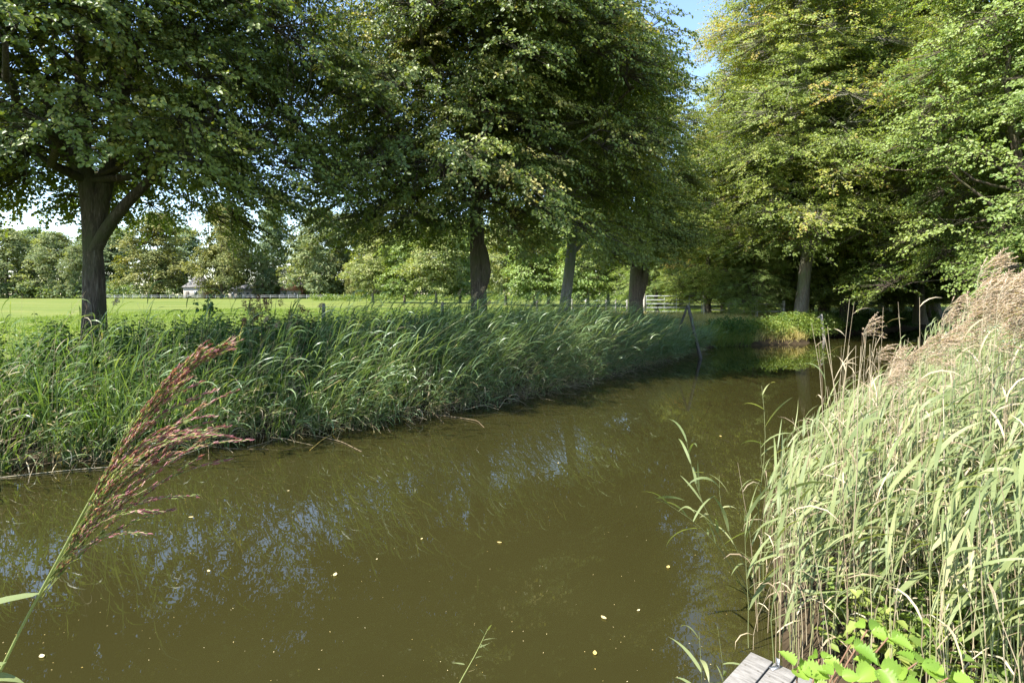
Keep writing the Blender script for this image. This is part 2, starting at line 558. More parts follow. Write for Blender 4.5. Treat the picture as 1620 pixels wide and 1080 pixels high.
def gen_tree(seed, H, base, Rm, prof, npad, nspr, nleaf, leafL, leafmat, barkmat, r0, trunk=None, limbs=(), pad_r=1.1,
             two=True, droop=0.35, offset=(0, 0), extra=(), core=0.2, limb_r=0.075, spray_len=0.6, squash=1.0, tipfrac=0.0, flat=0.33, cut=None, flare=1.35, fork=0.9, main=26):
    """trunk mesh (with limbs and twigs) and crown mesh of leaf-sized faces on layered sprays"""
    rng = np.random.default_rng(seed)
    if trunk is None:
        trunk = [(0, 0, -0.3), (rng.normal(0, .12), rng.normal(0, .12), H * .35), (rng.normal(0, .35), rng.normal(0, .35), H * .93)]
    TP, TR = trunk_paths(rng, trunk, r0, 0.03, flare, 26)
    wood = [(*lumpy_tube(rng, TP, TR), barkmat, None)]
    for pts, ra, rb in limbs:
        P, rad = trunk_paths(rng, pts, ra, rb, 1.0, 12)
        wood.append((*lumpy_tube(rng, P, rad, 12), barkmat, None))
    # pads
    t = rng.uniform(0, 1, npad) ** 0.9
    pt, pr = zip(*prof)
    rr = np.interp(t, pt, pr) * Rm
    az = rng.uniform(0, 2 * math.pi, npad)
    rf = core + (1 - core) * rng.uniform(0, 1, npad) ** 0.7
    lob = 1 + 0.16 * np.sin(az * 3 + seed) + 0.10 * np.sin(az * 5 + seed * 2 + t * 6)
    px = np.cos(az) * rr * rf * lob + offset[0] * t
    py = np.sin(az) * rr * rf * lob * squash + offset[1] * t
    pz = base + t * (H - base) - rf * rr * droop * 0.35 + rng.normal(0, .2, npad)
    C = np.stack([px, py, pz], 1)
    if len(extra):
        C = np.concatenate([C, np.array(extra, float)])
        rf = np.r_[rf, np.ones(len(extra))]
    if cut is not None:
        k = cut(C)
        C = C[k]
        rf = rf[k]
    n = len(C)
    # a few main limbs leave the trunk; every other pad hangs on a branch of the nearest limb
    hr = np.hypot(C[:, 0], C[:, 1])
    nm = min(n, main)
    order = rng.permutation(n)
    mi = order[:nm]
    s = np.linspace(0, 1, 9)[None, :, None]

    def arcs(A, E, sag, rough):
        m = len(A)
        dist = np.linalg.norm(E - A, axis=1)
        mid = (A + E) / 2 + np.stack([rng.normal(0, .10, m) * dist, rng.normal(0, .10, m) * dist, dist * sag], 1)
        P = A[:, None] * (1 - s) ** 2 + 2 * mid[:, None] * s * (1 - s) + E[:, None] * s ** 2
        P[:, 1:-1] += rng.normal(0, rough, P[:, 1:-1].shape) * dist[:, None, None] * .03
        return P
    z0 = np.clip(C[mi, 2] - hr[mi] * rng.uniform(.5, 1.0, nm) - .2, base * fork * .8, H * .85)
    A = np.stack([np.interp(z0, TP[:, 2], TP[:, 0]), np.interp(z0, TP[:, 2], TP[:, 1]), z0], 1)
    P = arcs(A, C[mi], .10, 1.0)
    r_a = np.clip(limb_r * (0.5 + hr[mi] / max(Rm, .1) * .9) * rng.uniform(.7, 1.3, nm), 0.015, None)
    wood.append((*tubes(P, r_a[:, None] * (1 - s[..., 0] * .8), 7), barkmat, None))
    nodes = np.concatenate([P[:, 3:].reshape(-1, 3), np.stack([np.interp(np.linspace(base, H * .9, 12), TP[:, 2], TP[:, k]) for k in range(3)], 1)])
    rest = order[nm:]
    if len(rest):
        E = C[rest]
        dd = np.linalg.norm(E[:, None] - nodes[None], axis=2) + np.maximum(0, nodes[None, :, 2] - E[:, None, 2]) * .6
        A = nodes[np.argmin(dd, 1)]
        P = arcs(A, E, .06, 1.0)
        dist = np.linalg.norm(E - A, axis=1)
        r_b = limb_r * .32 * rng.uniform(.6, 1.2, len(rest)) * (.5 + dist * .3)
        wood.append((*tubes(P, np.clip(r_b, .01, .05)[:, None] * (1 - s[..., 0] * .8), 5), barkmat, None))
    # sprays in each pad
    out = unit(C * np.array([1, 1, 0.0]) + rng.normal(0, .25, C.shape) * np.array([1, 1, 0]))
    k = nspr
    prs = pad_r * rng.uniform(.65, 1.3, n)
    off = unit(rng.normal(0, 1, (n, k, 3))) * (rng.uniform(0, 1, (n, k, 1)) ** .45) * np.array([1, 1, flat]) * prs[:, None, None]
    off[..., 2] -= droop * (off * out[:, None]).sum(-1)
    B = C[:, None] + off
    sd = unit(out[:, None] * .8 + unit(off) * .9 + rng.normal(0, .35, (n, k, 3)))
    sd[..., 2] = sd[..., 2] * .4 - droop * .5 + rng.normal(0, .18, (n, k))
    sd = unit(sd)
    SL = spray_len * rng.uniform(.6, 1.35, (n, k))
    # twig curve: p(s)=B + sd*s*SL - z*droop*s^2*SL
    Cb = np.repeat((C - out * prs[:, None] * .3)[:, None], k, 1)
    tip = B + sd * SL[..., None] - np.array([0, 0, 1]) * (droop * .5 * SL)[..., None]
    tw = np.stack([Cb, B, tip], 2).reshape(-1, 3, 3)
    twr = np.tile(np.array([[.012, .007, .003]]), (len(tw), 1)) * (leafL / .08) ** .5
    wood.append((*tubes(tw, twr, 3), barkmat, None))
    # leaves
    s = (np.arange(nleaf) + rng.uniform(0, 1, (n, k, nleaf))) / nleaf
    lp = B[:, :, None] + sd[:, :, None] * (s * SL[..., None])[..., None]
    lp[..., 2] -= droop * .5 * s ** 2 * SL[..., None]
    side = unit(np.cross(sd, np.array([0, 0, 1.])))
    sg = np.where(np.arange(nleaf) % 2 == 0, 1., -1.)[None, None, :, None]
    ld = sd[:, :, None] * .55 + side[:, :, None] * sg * .9 + rng.normal(0, .38, lp.shape)
    ld[..., 2] -= droop * 1.1
    lp = lp + side[:, :, None] * sg * leafL * rng.uniform(.1, .9, (n, k, nleaf, 1)) + rng.normal(0, leafL * .35, lp.shape)
    ln = np.array([0, 0, .6]) + rng.normal(0, .45, lp.shape) + out[:, None, None] * .85
    L = leafL * rng.uniform(.6, 1.25, (n, k, nleaf))
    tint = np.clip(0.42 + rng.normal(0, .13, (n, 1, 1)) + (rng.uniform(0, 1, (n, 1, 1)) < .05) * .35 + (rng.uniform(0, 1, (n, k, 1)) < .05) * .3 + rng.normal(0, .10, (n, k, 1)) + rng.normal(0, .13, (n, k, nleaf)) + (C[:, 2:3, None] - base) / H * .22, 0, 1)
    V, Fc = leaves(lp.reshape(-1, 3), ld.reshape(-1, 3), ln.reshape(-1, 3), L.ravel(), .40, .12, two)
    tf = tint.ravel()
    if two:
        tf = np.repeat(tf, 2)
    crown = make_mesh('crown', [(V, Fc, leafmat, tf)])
    wm = make_mesh('trunk', wood, True)
    return wm, crown


def tree(name, label, loc, meshes, group, rz=0, sc=(1, 1, 1), cat='tree'):
    t = empty(name, loc, rz)
    t.scale = sc
    obj('trunk', meshes[0], t)
    obj('crown', meshes[1], t)
    tag(t, label, cat, group)
    return t


ROUND = [(0, .72), (.12, .95), (.35, 1.0), (.65, .85), (.88, .5), (1, .12)]
TALL = [(0, .6), (.15, .9), (.4, 1.0), (.75, .72), (.93, .35), (1, .08)]
BANKROW = 'lime trees in a row along the reedy bank'

g1 = float(ground_z(np.array([-8.1]), np.array([11.0]))[0])
lime1 = gen_tree(3, 11.6, 3.95, 4.7, ROUND, 310, 30, 29, 0.068, 'lime_leaf', 'lime_bark', 0.225,
                 trunk=[(0, 0, -.3), (0.02, 0, 1.2), (.0, 0, 2.6), (-.15, 0, 3.8), (-.5, .3, 6), (-.4, .2, 10.2)],
                 limbs=[([(0.0, 0, 2.25), (.18, -.05, 2.6), (.58, -.1, 3.05), (1.02, -.1, 3.5), (1.8, 0, 4.3), (2.7, .2, 5.6)], .135, .035),
                        ([(.0, 0, 2.6), (.12, .1, 3.4), (.3, .3, 5), (.9, .5, 8)], .17, .03),
                        ([(-.15, 0, 3.6), (-.8, -.1, 5.2), (-1.5, -.3, 6.8), (-2.3, -.4, 8.2)], .11, .03)],
                 extra=[(3.2, -.8, 3.5), (3.7, .2, 3.4), (2.6, -1.6, 3.8), (4.2, -.6, 3.8), (4.6, .3, 4.0), (-3.2, -.6, 3.5),
                        (-2.2, -1.2, 3.7), (-1.2, -1.6, 3.9), (.4, -2.0, 4.1)],
                 limb_r=.055, spray_len=.55, fork=1.15, pad_r=.9, flat=.5, droop=.5)
tree('lime_tree', 'big lime tree at the left of the canal, forked trunk with one limb reaching right', (-8.1, 11.0, g1), lime1, BANKROW)

lime2 = gen_tree(8, 13.4, 4.5, 5.1, ROUND, 350, 30, 26, 0.078, 'lime_leaf', 'lime_bark', 0.275,
                 trunk=[(0, 0, -.3), (0, 0, 1.0), (-.05, 0, 2.0), (-.08, 0, 3.3), (0, .1, 6), (.3, .1, 12.2)],
                 limbs=[([(-.02, 0, 1.3), (.10, -.02, 1.75), (.20, -.05, 2.05), (.12, -.02, 2.45), (.02, 0, 2.8)], .14, .17)],
                 extra=[(-3.6, -1.4, 3.9), (-2.6, -2.0, 3.6), (-3.0, -.8, 3.4), (2.2, -1.8, 3.4), (3.0, -1.2, 3.3), (1.6, -2.4, 3.6), (-1.6, -2.6, 3.3), (-2.2, -1.0, 3.3), (-1, -.9, 3.5), (1.1, -1, 3.3), (0, -1.5, 3.5), (.9, .9, 3.4), (-.9, 1.1, 3.5), (-3.4, 0.6, 3.7), (-1.6, .3, 3.5)],
                 limb_r=.065, spray_len=.6, pad_r=1.0, flat=.5, fork=1.1, droop=.5)
tree('lime_tree', 'dense dark lime tree with a bulge on its trunk, middle of the bank', (-0.92, 16.0, g1), lime2, BANKROW)

lime3 = gen_tree(15, 14.0, 4.0, 3.6, TALL, 230, 26, 24, 0.085, 'mid_leaf', 'pale_bark', 0.25,
                 trunk=[(-.18, 0, -.3), (-.1, 0, 1), (.12, 0, 2.6), (.3, .1, 6), (.2, .1, 14)],
                 extra=[(-1.2, -1.6, 3.2), (1.6, -1.2, 2.9), (.4, -2, 3.3), (2.2, -.6, 2.9)],
                 limb_r=.06, spray_len=.65, pad_r=1.0, flat=.45)
tree('lime_tree', 'lime tree with a slim pale grey leaning trunk', (2.05, 21.0, .78), lime3, BANKROW, rz=0)
lime4 = gen_tree(21, 13.5, 3.6, 3.2, TALL, 220, 26, 22, 0.095, 'mid_leaf', 'brown_bark', 0.35,
                 trunk=[(0, 0, -.3), (-.02, 0, 1), (-.1, 0, 1.9), (.1, .1, 4), (.1, 0, 12.6)],
                 limbs=[([(.05, 0, 1.2), (.35, 0, 2.1), (.5, 0, 3.2), (.9, 0, 6)], .24, .06)],
                 extra=[(-1.6, -1.2, 3.0), (.9, -1.8, 2.8)],
                 limb_r=.07, spray_len=.7, pad_r=1.0, flare=1.15, flat=.45, offset=(-.8, .2))
tree('lime_tree', 'tree with a stout brown hollow trunk beside the gate', (5.7, 26.0, .8), lime4, BANKROW)

# beeches of the right wood
beechA = gen_tree(31, 22, 4.2, 5.6, ROUND, 310, 28, 28, 0.105, 'beech_leaf', 'beech_bark', 0.35,
                  trunk=[(-.25, 0, -.3), (-.05, 0, 1.5), (.3, 0, 5), (.9, .2, 10), (.9, 0, 20)], limb_r=.09, spray_len=.9, pad_r=1.4, two=False, flat=.42)
beechB = gen_tree(37, 21, 2.4, 5.6, TALL, 300, 26, 28, 0.105, 'beech_leaf', 'lime_bark', 0.34, limb_r=.08, spray_len=.9, pad_r=1.35, two=False, flat=.42, droop=.25)
beechC = gen_tree(43, 18, 2.0, 5.8, ROUND, 270, 26, 28, 0.105, 'alder_leaf', 'brown_bark', 0.33, limb_r=.08, spray_len=.9, pad_r=1.3, two=False, flat=.45)
WOOD = 'trees of the wood across the water'
spec = [
    (beechA, 15.4, 30.0, 0.0, 1.0, 1.0, 'beech with a thick pale trunk in dappled sun, leaning right'),
    (beechB, 11.7, 34.0, 1.0, .62, .52, 'short dark trunked tree just past the right gate post'),
    (beechB, 18.6, 38.0, 2.0, .95, 1.0, 'beech with yellowish top showing beside the sky gap'),
    (beechC, 19.2, 35.0, 0.5, .95, 1.0, 'dark trunked tree next behind the leaning pale beech'),
    (beechB, 22.0, 37.0, 3.1, 1.0, 1.0, 'second dark trunk after the leaning pale beech'),
    (beechA, 24.0, 33.5, 4.0, .9, .95, 'broad tree overhanging the shaded far bank'),
    (beechC, 25.8, 38.0, 2.4, 1.0, 1.1, 'third dark trunk after the leaning pale beech'),
    (beechA, 30.0, 40.5, 1.3, 1.0, 1.05, 'tall tree behind the bend of the water'),
    (beechC, 29.0, 35.2, 5.0, .75, .7, 'low spreading tree whose branches touch the far water'),
    (beechB, 36.5, 45.0, 0.8, 1.1, 1.1, 'tree closing the end of the water arm'),
    (beechA, 42.0, 44.5, 0.2, 1.1, 1.0, 'tall tree at the far end of the water arm, behind the alder'),
    (beechA, 21.5, 45.0, 1.9, 1.0, 1.0, 'tree deep in the wood behind the dark trunks'),
    (beechC, 13.6, 32.0, 3.3, .42, .34, 'young beech sprouting low in front of the leaning pale trunk'),
    (beechB, 18.6, 31.8, 5.3, .8, .85, 'tall leafy tree rising beside the leaning pale beech'),
    (beechC, 9.8, 38.5, 1.7, .45, .42, 'small leafy tree showing above the middle of the gate'),
    (beechB, 17.6, 33.4, 2.2, .42, .36, 'young beech in the dark between the pale and the first dark trunk'),
    (beechC, 21.0, 35.8, .3, .5, .42, 'young tree between the dark trunks'),
    (beechC, 24.6, 36.4, 3.8, .5, .46, 'young tree with low branches near the shaded bushes'),
    (beechB, 28.2, 38.6, 1.1, .5, .42, 'young beech filling the shade at the water bend'),
    (beechC, 33.4, 42.5, 2.9, .6, .5, 'young tree at the water where it bends away'),
    (beechC, 15.2, 41.0, 5.2, .55, .5, 'young tree behind the rail fence'),
    (beechA, 34.0, 52.0, 4.4, 1.1, 1.1, 'tree at the back of the wood above the bend'),
    (beechA, 13.6, 50.0, 2.9, .5, .42, 'tree in the back row behind the wooden rail fence'),
]
for mesh, x, y, rz, s, sz, lab in spec:
    tree('beech_tree', lab, (x, y, .75), mesh, WOOD, rz, (s, s, sz))

alder = gen_tree(51, 17, 2.0, 6.6, ROUND, 360, 28, 24, 0.095, 'alder_leaf', 'brown_bark', 0.26,
                 trunk=[(0, 0, -.3), (-.5, .1, 2), (-1.5, .2, 5.5), (-2.2, .2, 9), (-2.0, 0, 15)], limb_r=.08, spray_len=.8, pad_r=1.2, two=True, flat=.45)
tree('alder_tree', 'alder with big bright leaves filling the upper right corner', (20.6, 21.0, .6), alder, None)
tree('alder_tree', 'alder behind the tan reed plumes on the right bank', (27.0, 25.5, .6), alder, None, rz=2.5, sc=(.95, .95, .9))

# middle row of trees across the pasture
midA = gen_tree(61, 13, 2.6, 4.6, ROUND, 100, 14, 14, 0.30, 'mid_leaf', 'beech_bark', 0.24, limb_r=.07, spray_len=.9, pad_r=1.3, two=False, flat=.45)
midB = gen_tree(67, 14, 2.2, 3.9, TALL, 100, 14, 14, 0.30, 'alder_leaf', 'brown_bark', 0.22, limb_r=.07, spray_len=.9, pad_r=1.2, two=False, flat=.45)
MID = 'trees of the avenue across the pasture'
# (template, u of the trunk, distance, top row v, width scale, label)
midspec = [
    (midA, 590, 92, 368, 1.0, 'leftmost small tree of the avenue, low leafy crown over the pasture'),
    (midB, 640, 88, 360, 1.0, 'avenue tree seen under the left side of the dark middle lime'),
    (midA, 690, 84, 352, 1.0, 'avenue tree left of the bulging lime trunk'),
    (midB, 728, 90, 350, 1.0, 'avenue tree close left behind the bulging lime trunk'),
    (midA, 800, 72, 342, 1.0, 'bright avenue tree just right of the bulging lime trunk'),
    (midB, 846, 66, 330, 1.0, 'avenue tree with bare lower trunk between the bulging and the pale trunk'),
    (midA, 868, 74, 330, 1.0, 'avenue tree with two thin trunks showing near the pale leaning trunk'),
    (midB, 930, 62, 320, 1.0, 'avenue tree right of the pale leaning trunk'),
    (midA, 962, 70, 330, 1.0, 'avenue tree left of the stout brown trunk'),
    (midB, 1045, 58, 300, 1.0, 'tree standing behind the left half of the gate'),
    (midA, 1078, 66, 300, 1.0, 'tree standing behind the right half of the gate'),
    (midB, 1150, 70, 330, .9, 'distant tree in the gap right of the gate'),
    (midA, 1190, 60, 300, 1.1, 'tree behind the wooden rail fence'),
    (midB, 1235, 74, 300, 1.2, 'sunlit tree glimpsed left of the leaning pale beech'),
    (midA, 1285, 80, 290, 1.3, 'sunlit tree glimpsed just right of the leaning pale beech'),
    (midB, 1340, 84, 290, 1.3, 'sunlit tree glimpsed between the dark trunks'),
    (midA, 1400, 88, 300, 1.3, 'sunlit tree glimpsed beyond the bend of the water'),
    (midB, 1460, 92, 300, 1.4, 'sunlit tree seen over the end of the water'),
]
for mesh, u, Y, v, w, lab in midspec:
    Hm = 13 if mesh is midA else 14
    h = (CAMH + (HZ - v) / F * Y - .8) / Hm
    p = at(u, 0, Y)
    tree('avenue_tree', lab, (p[0], Y, .8), mesh, MID, u * .37, (h * w, h * w, h))

farA = gen_tree(71, 22, 3.0, 8.5, ROUND, 110, 12, 14, 0.55, 'far_leaf', 'brown_bark', 0.4, limb_r=.12, spray_len=1.4, pad_r=2.0, two=False, flat=.6, droop=.3)
farB = gen_tree(73, 22, 2.4, 8.5, ROUND, 110, 12, 14, 0.55, 'far_yellow', 'brown_bark', 0.4, limb_r=.12, spray_len=1.4, pad_r=2.0, two=False, flat=.6, droop=.3)
farC = gen_tree(79, 25, 3.0, 6.5, TALL, 110, 12, 14, 0.55, 'far_dark', 'brown_bark', 0.4, limb_r=.12, spray_len=1.4, pad_r=1.8, two=False, flat=.6, droop=.3)
FAR = 'trees along the far edge of the pasture'
farspec = [
    (farC, -45, 190, 372, 1.2, 'dark tree at the far left end of the field edge'),
    (farA, 12, 185, 374, 1.1, 'round tree at the left margin across the pasture'),
    (farC, 52, 200, 374, 1.3, 'dark tree between the left margin and the pale stemmed one'),
    (farA, 84, 186, 378, 1.0, 'lighter tree left of the big forked lime trunk'),
    (farA, 118, 182, 398, .7, 'small bright bushy tree left of the forked lime trunk'),
    (farC, 150, 205, 370, 1.3, 'dark tree mostly behind the forked lime trunk'),
    (farC, 188, 205, 374, 1.3, 'dark tree right behind the forked lime trunk'),
    (farB, 250, 178, 350, 1.0, 'large round yellow-green tree left of the small brick house'),
    (farC, 292, 215, 372, 1.2, 'dark tree behind the small brick house'),
    (farB, 350, 167, 337, .74, 'tall yellowish tree overlapping the small brick house'),
    (farC, 372, 185, 345, 1.0, 'tall dark tree right of the brick house'),
    (farC, 432, 180, 328, .62, 'narrow pointed tree standing alone against the sky'),
    (farA, 416, 176, 405, .7, 'low tree in front of the narrow pointed one'),
    (farA, 505, 176, 344, .9, 'tall full tree right of the narrow pointed one'),
    (farC, 480, 205, 385, 1.1, 'dark tree behind the red roofed barn'),
    (farA, 548, 185, 352, .95, 'tree with a mottled crown left of the avenue'),
    (farB, 590, 170, 352, .8, 'yellow-green tree seen under the middle lime'),
    (farB, 560, 158, 418, .5, 'small light green tree in front of the field edge'),
    (farC, 640, 190, 362, 1.2, 'dark tree under the left branches of the middle lime'),
    (farA, 700, 185, 362, 1.1, 'tree seen between the lime crown and the hedge'),
    (farC, 740, 190, 356, 1.2, 'dark tree behind the bulging lime trunk, far off'),
    (farA, 800, 170, 370, 1.1, 'far tree right of the bulging lime trunk'),
    (farC, 870, 170, 372, 1.2, 'far dark tree left of the pale leaning trunk'),
    (farA, 940, 160, 372, 1.1, 'far tree right of the pale leaning trunk'),
    (farC, 1010, 160, 372, 1.2, 'far dark tree behind the stout brown trunk'),
    (farA, 1080, 160, 380, 1.1, 'far tree behind the gate'),
    (farC, 1145, 170, 385, 1.1, 'far bluish tree in the gap right of the gate'),
    (farA, 1215, 150, 372, 1.1, 'far tree behind the rail fence'),
]
for mesh, u, Y, v, w, lab in farspec:
    Hm = 25 if mesh is farC else 22
    h = (CAMH + (HZ - v) / F * Y - .8) / Hm * 1.09
    p = at(u, 0, Y)
    tree('field_edge_tree', lab, (p[0], Y, .8), mesh, FAR, u * .73, (h * w * 1.0, h * w * 1.0, h))


# ------------------------------------------------------------------ foliage masses
def leaf_mass(name, pts, rad, nleaf, L, mat, seed, two=False, flat=.7, stems=None):
    """clumps of leaves about each point"""
    rng = np.random.default_rng(seed)
    pts = np.asarray(pts, float)
    n = len(pts)
    rad = np.broadcast_to(rad, (n,))
    o = unit(rng.normal(0, 1, (n, nleaf, 3))) * (rng.uniform(0, 1, (n, nleaf, 1)) ** .5) * np.array([1, 1, flat]) * rad[:, None, None]
    P = (pts[:, None] + o).reshape(-1, 3)
    d = unit(o).reshape(-1, 3) + rng.normal(0, .6, (n * nleaf, 3)) - np.array([0, 0, .3])
    nn = np.array([0, 0, 1.]) + rng.normal(0, .6, (n * nleaf, 3))
    LL = L * rng.uniform(.6, 1.3, n * nleaf)
    ti = np.clip(.5 + rng.normal(0, .15, (n, 1)) + rng.normal(0, .2, (n, nleaf)), 0, 1).ravel()
    V, Fc = leaves(P, d, nn, LL, .36, .12, two)
    return [(V, Fc, mat, np.repeat(ti, 2) if two else ti)]


rng = np.random.default_rng(100)
# low hedge and undergrowth line along the far field edge
n = 900
X = rng.uniform(-185, 60, n)
Yy = rng.uniform(178, 200, n)
P = np.stack([X, Yy, .8 + rng.uniform(0, 4.5, n)], 1)
o = obj('undergrowth', make_mesh('undergrowth', leaf_mass('u', P, 2.6, 26, .9, 'far_dark', 5)))
tag(o, 'dark shrubs under the trees at the far field edge', 'undergrowth', kind='stuff')
n = 500
X = rng.uniform(-60, 25, n)
P = np.stack([X, 118 + rng.normal(0, 1, n), .8 + rng.uniform(0, 1.0, n)], 1)
k = (P[:, 0] > -42)
o = obj('hedge', make_mesh('hedge', leaf_mass('h', P[k], .9, 30, .3, 'bush_leaf', 6)))
tag(o, 'pale low hedge across the pasture behind the reeds', 'hedge')
# ------------------------------------------------------------------ reeds


def blade_set(rng, P0, H0, L, W, elev, curl, seg=5, twist=.5):
    """P0 (K,3) roots, H0 (K,3) horizontal directions, elev start angle, curl total droop"""
    K = len(P0)
    t = np.linspace(0, 1, seg + 1)
    ang = elev[:, None] - curl[:, None] * t[None] ** 1.3
    dl = (L / seg)[:, None]
    ch = np.cumsum(np.cos(ang) * dl, 1) - np.cos(ang[:, :1]) * dl
    cz = np.cumsum(np.sin(ang) * dl, 1) - np.sin(ang[:, :1]) * dl
    P = P0[:, None] + H0[:, None] * ch[..., None]
    P[..., 2] += cz
    hs = np.stack([-H0[:, 1], H0[:, 0], np.zeros(K)], 1)
    P += hs[:, None] * (rng.normal(0, .10, K)[:, None] * L[:, None] * t[None] ** 2)[..., None]
    T = unit(np.gradient(P, axis=1))
    nrm = np.cross(T, hs[:, None])
    tw = rng.normal(0, twist, K)[:, None] + rng.normal(0, .7, K)[:, None] * t[None]
    side = hs[:, None] * np.cos(tw)[..., None] + nrm * np.sin(tw)[..., None]
    prof = np.interp(t, [0, .12, .4, .75, 1], [.45, .85, 1, .62, .02])
    return ribbons(P, W[:, None] * prof[None] / 2, side)


def reed_parts(rng, base, h, lean, wind, nl=8, L=(.28, .5), W=(.012, .024), stemr=.0028, leafmat='reed_green', stemmat='reed_stem',
               lo=.22, seg=5, windk=1.0, droop=1.0, sides=3):
    """base (K,3), h (K,), lean (K,2) tip offset as a share of h"""
    K = len(base)
    t = np.linspace(0, 1, 6)
    P = base[:, None] + np.zeros((K, 6, 3))
    P[..., 2] += h[:, None] * t * (1 - .12 * np.hypot(lean[:, 0], lean[:, 1])[:, None] * t)
    P[..., :2] += lean[:, None] * (h[:, None] * t[None] ** 1.7)[..., None]
    P[:, 1:-1, :2] += rng.normal(0, .006, (K, 4, 2))
    Rr = stemr * (1 - .65 * t)[None] * rng.uniform(.7, 1.3, (K, 1))
    st = (*tubes(P, Rr, sides), stemmat, np.repeat(np.clip(rng.normal(.5, .22, K), 0, 1), 5 * sides))
    f = lo + (1 - lo) * (np.arange(nl)[None] + rng.uniform(.2, .8, (K, nl))) / nl
    ii = f * 5
    i0 = np.clip(ii.astype(int), 0, 4)
    fr = (ii - i0)[..., None]
    kk = np.arange(K)[:, None]
    P0 = (P[kk, i0] * (1 - fr) + P[kk, i0 + 1] * fr).reshape(-1, 3)
    az = rng.uniform(0, 6.28, (K, 1)) + np.arange(nl)[None] * math.pi + rng.normal(0, .5, (K, nl))
    Hd = np.stack([np.cos(az), np.sin(az), np.zeros_like(az)], -1).reshape(-1, 3)
    Hd = unit(Hd + np.array([wind[0], wind[1], 0]) * windk + rng.normal(0, .12, Hd.shape) * np.array([1, 1, 0]))
    n = K * nl
    Ls = rng.uniform(L[0], L[1], n) * np.interp(f.ravel(), [0, .5, 1], [.7, 1.1, .75])
    Ws = rng.uniform(W[0], W[1], n)
    el = np.clip(rng.normal(0, .25, n) + np.interp(f.ravel(), [0, .6, 1], [.8, .95, 1.2]), .2, 1.5)
    cu = np.clip(rng.normal(1.15, .5, n), .1, 2.6) * droop
    V, Fc = blade_set(rng, P0, Hd, Ls, Ws, el, cu, seg)
    ti = np.clip(rng.normal(.45, .2, n), 0, 1)
    ti = np.where(f.ravel() < .35, np.clip(ti + .35, 0, 1), ti)
    return [st, (V, Fc, leafmat, np.repeat(ti, seg))]


def bank_points(rng, line, n, d0, d1):
    """points on the land side of a bank line, d0..d1 m from the water"""
    L = np.array(line, float)
    seg = np.linalg.norm(np.diff(L, axis=0), axis=1)
    cum = np.r_[0, np.cumsum(seg)]
    s = rng.uniform(0, cum[-1], n)
    i = np.clip(np.searchsorted(cum, s) - 1, 0, len(seg) - 1)
    f = ((s - cum[i]) / seg[i])[:, None]
    p = L[i] * (1 - f) + L[i + 1] * f
    tdir = unit(L[i + 1] - L[i])
    nrm = np.stack([-tdir[:, 1], tdir[:, 0]], 1)
    off = rng.uniform(d0, d1, n)
    p = p + nrm * off[:, None]
    return p[:, 0], p[:, 1], off, s / cum[-1]


LINE = [(-13, 1.1), (-6.5, 7.2), (-2.83, 9.43), (0.14, 12.4), (3.6, 17.2), (6.0, 20.6), (7.2, 22.8)]
WIND = np.array([.95, -.25])
rng = np.random.default_rng(200)
# tall reeds of the left bank, leaning towards the water
X, Yy, off, s = bank_points(rng, LINE, 4600, -.5, 1.5)
keep = rng.uniform(0, 1, len(X)) < np.interp(X, [-6, -3.5, -1.5], [.30, .5, .95]) * np.clip(.75 + wob(X * 1.3, Yy * 1.3 + 3) * .6, .3, 1)
X, Yy, off = X[keep], Yy[keep], off[keep]
Z = np.maximum(ground_z(X, Yy), -.15)
top = np.interp(X, [-12, -6, -4, -1, 2, 3.5, 5, 7], [1.82, 1.82, 1.84, 1.95, 1.95, 1.6, 1.15, .95]) + rng.normal(0, .20, len(X)) - np.where(off < .3, .45, 0) * rng.uniform(0, 1, len(X)) + wob(X * 1.6, Yy * 1.6) * .16
h = np.clip(top - Z, .5, 2.6)
lean = np.stack([rng.normal(.22, .13, len(X)), rng.normal(-.17, .11, len(X))], 1) * np.where(off < .35, 2.0, .9)[:, None]
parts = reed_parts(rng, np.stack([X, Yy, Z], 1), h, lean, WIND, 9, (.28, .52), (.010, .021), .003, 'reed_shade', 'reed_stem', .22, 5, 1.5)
# old straw stalks standing among the green ones
X, Yy, off, s = bank_points(rng, LINE, 520, -.3, 1.2)
Z = np.maximum(ground_z(X, Yy), -.15)
h = np.clip(rng.normal(1.45, .3, len(X)), .6, 2.1) * np.interp(X, [3, 6], [1, .6])
parts += reed_parts(rng, np.stack([X, Yy, Z], 1), h, np.stack([rng.normal(.15, .2, len(X)), rng.normal(-.12, .15, len(X))], 1), WIND, 2, (.15, .35), (.006, .012), .0032, 'straw', 'straw', .3, 4, 1.0, 1.3)
# upright broad blades at the water's edge on the left
X, Yy, off, s = bank_points(rng, [(-13, 1.1), (-6.5, 7.2), (-2.83, 9.43), (-1.4, 10.9)], 300, -.25, .5)
tuft = rng.integers(9, 20, len(X))
Xr, Yr = np.repeat(X, tuft), np.repeat(Yy, tuft)
hr_ = np.repeat(rng.uniform(.7, 1.5, len(X)), tuft)
az = rng.uniform(0, 6.28, len(Xr))
Hd = np.stack([np.cos(az), np.sin(az), 0 * az], 1)
n = len(Xr)
V, Fc = blade_set(rng, np.stack([Xr + rng.normal(0, .05, n), Yr + rng.normal(0, .05, n), np.maximum(ground_z(Xr, Yr), -.1)], 1), Hd, hr_ * rng.uniform(.7, 1.1, n), rng.uniform(.016, .032, n),
                  np.clip(rng.normal(1.40, .12, n), .9, 1.57), np.abs(rng.normal(0, .45, n)), 5, .8)
parts.append((V, Fc, 'reed_fresh', np.repeat(np.clip(rng.normal(.5, .22, n), 0, 1), 5)))
X, Yy, off, s = bank_points(rng, LINE[1:], 480, -.45, .0)
Z = np.full(len(X), -.1)
hh_ = rng.uniform(.35, 1.1, len(X))
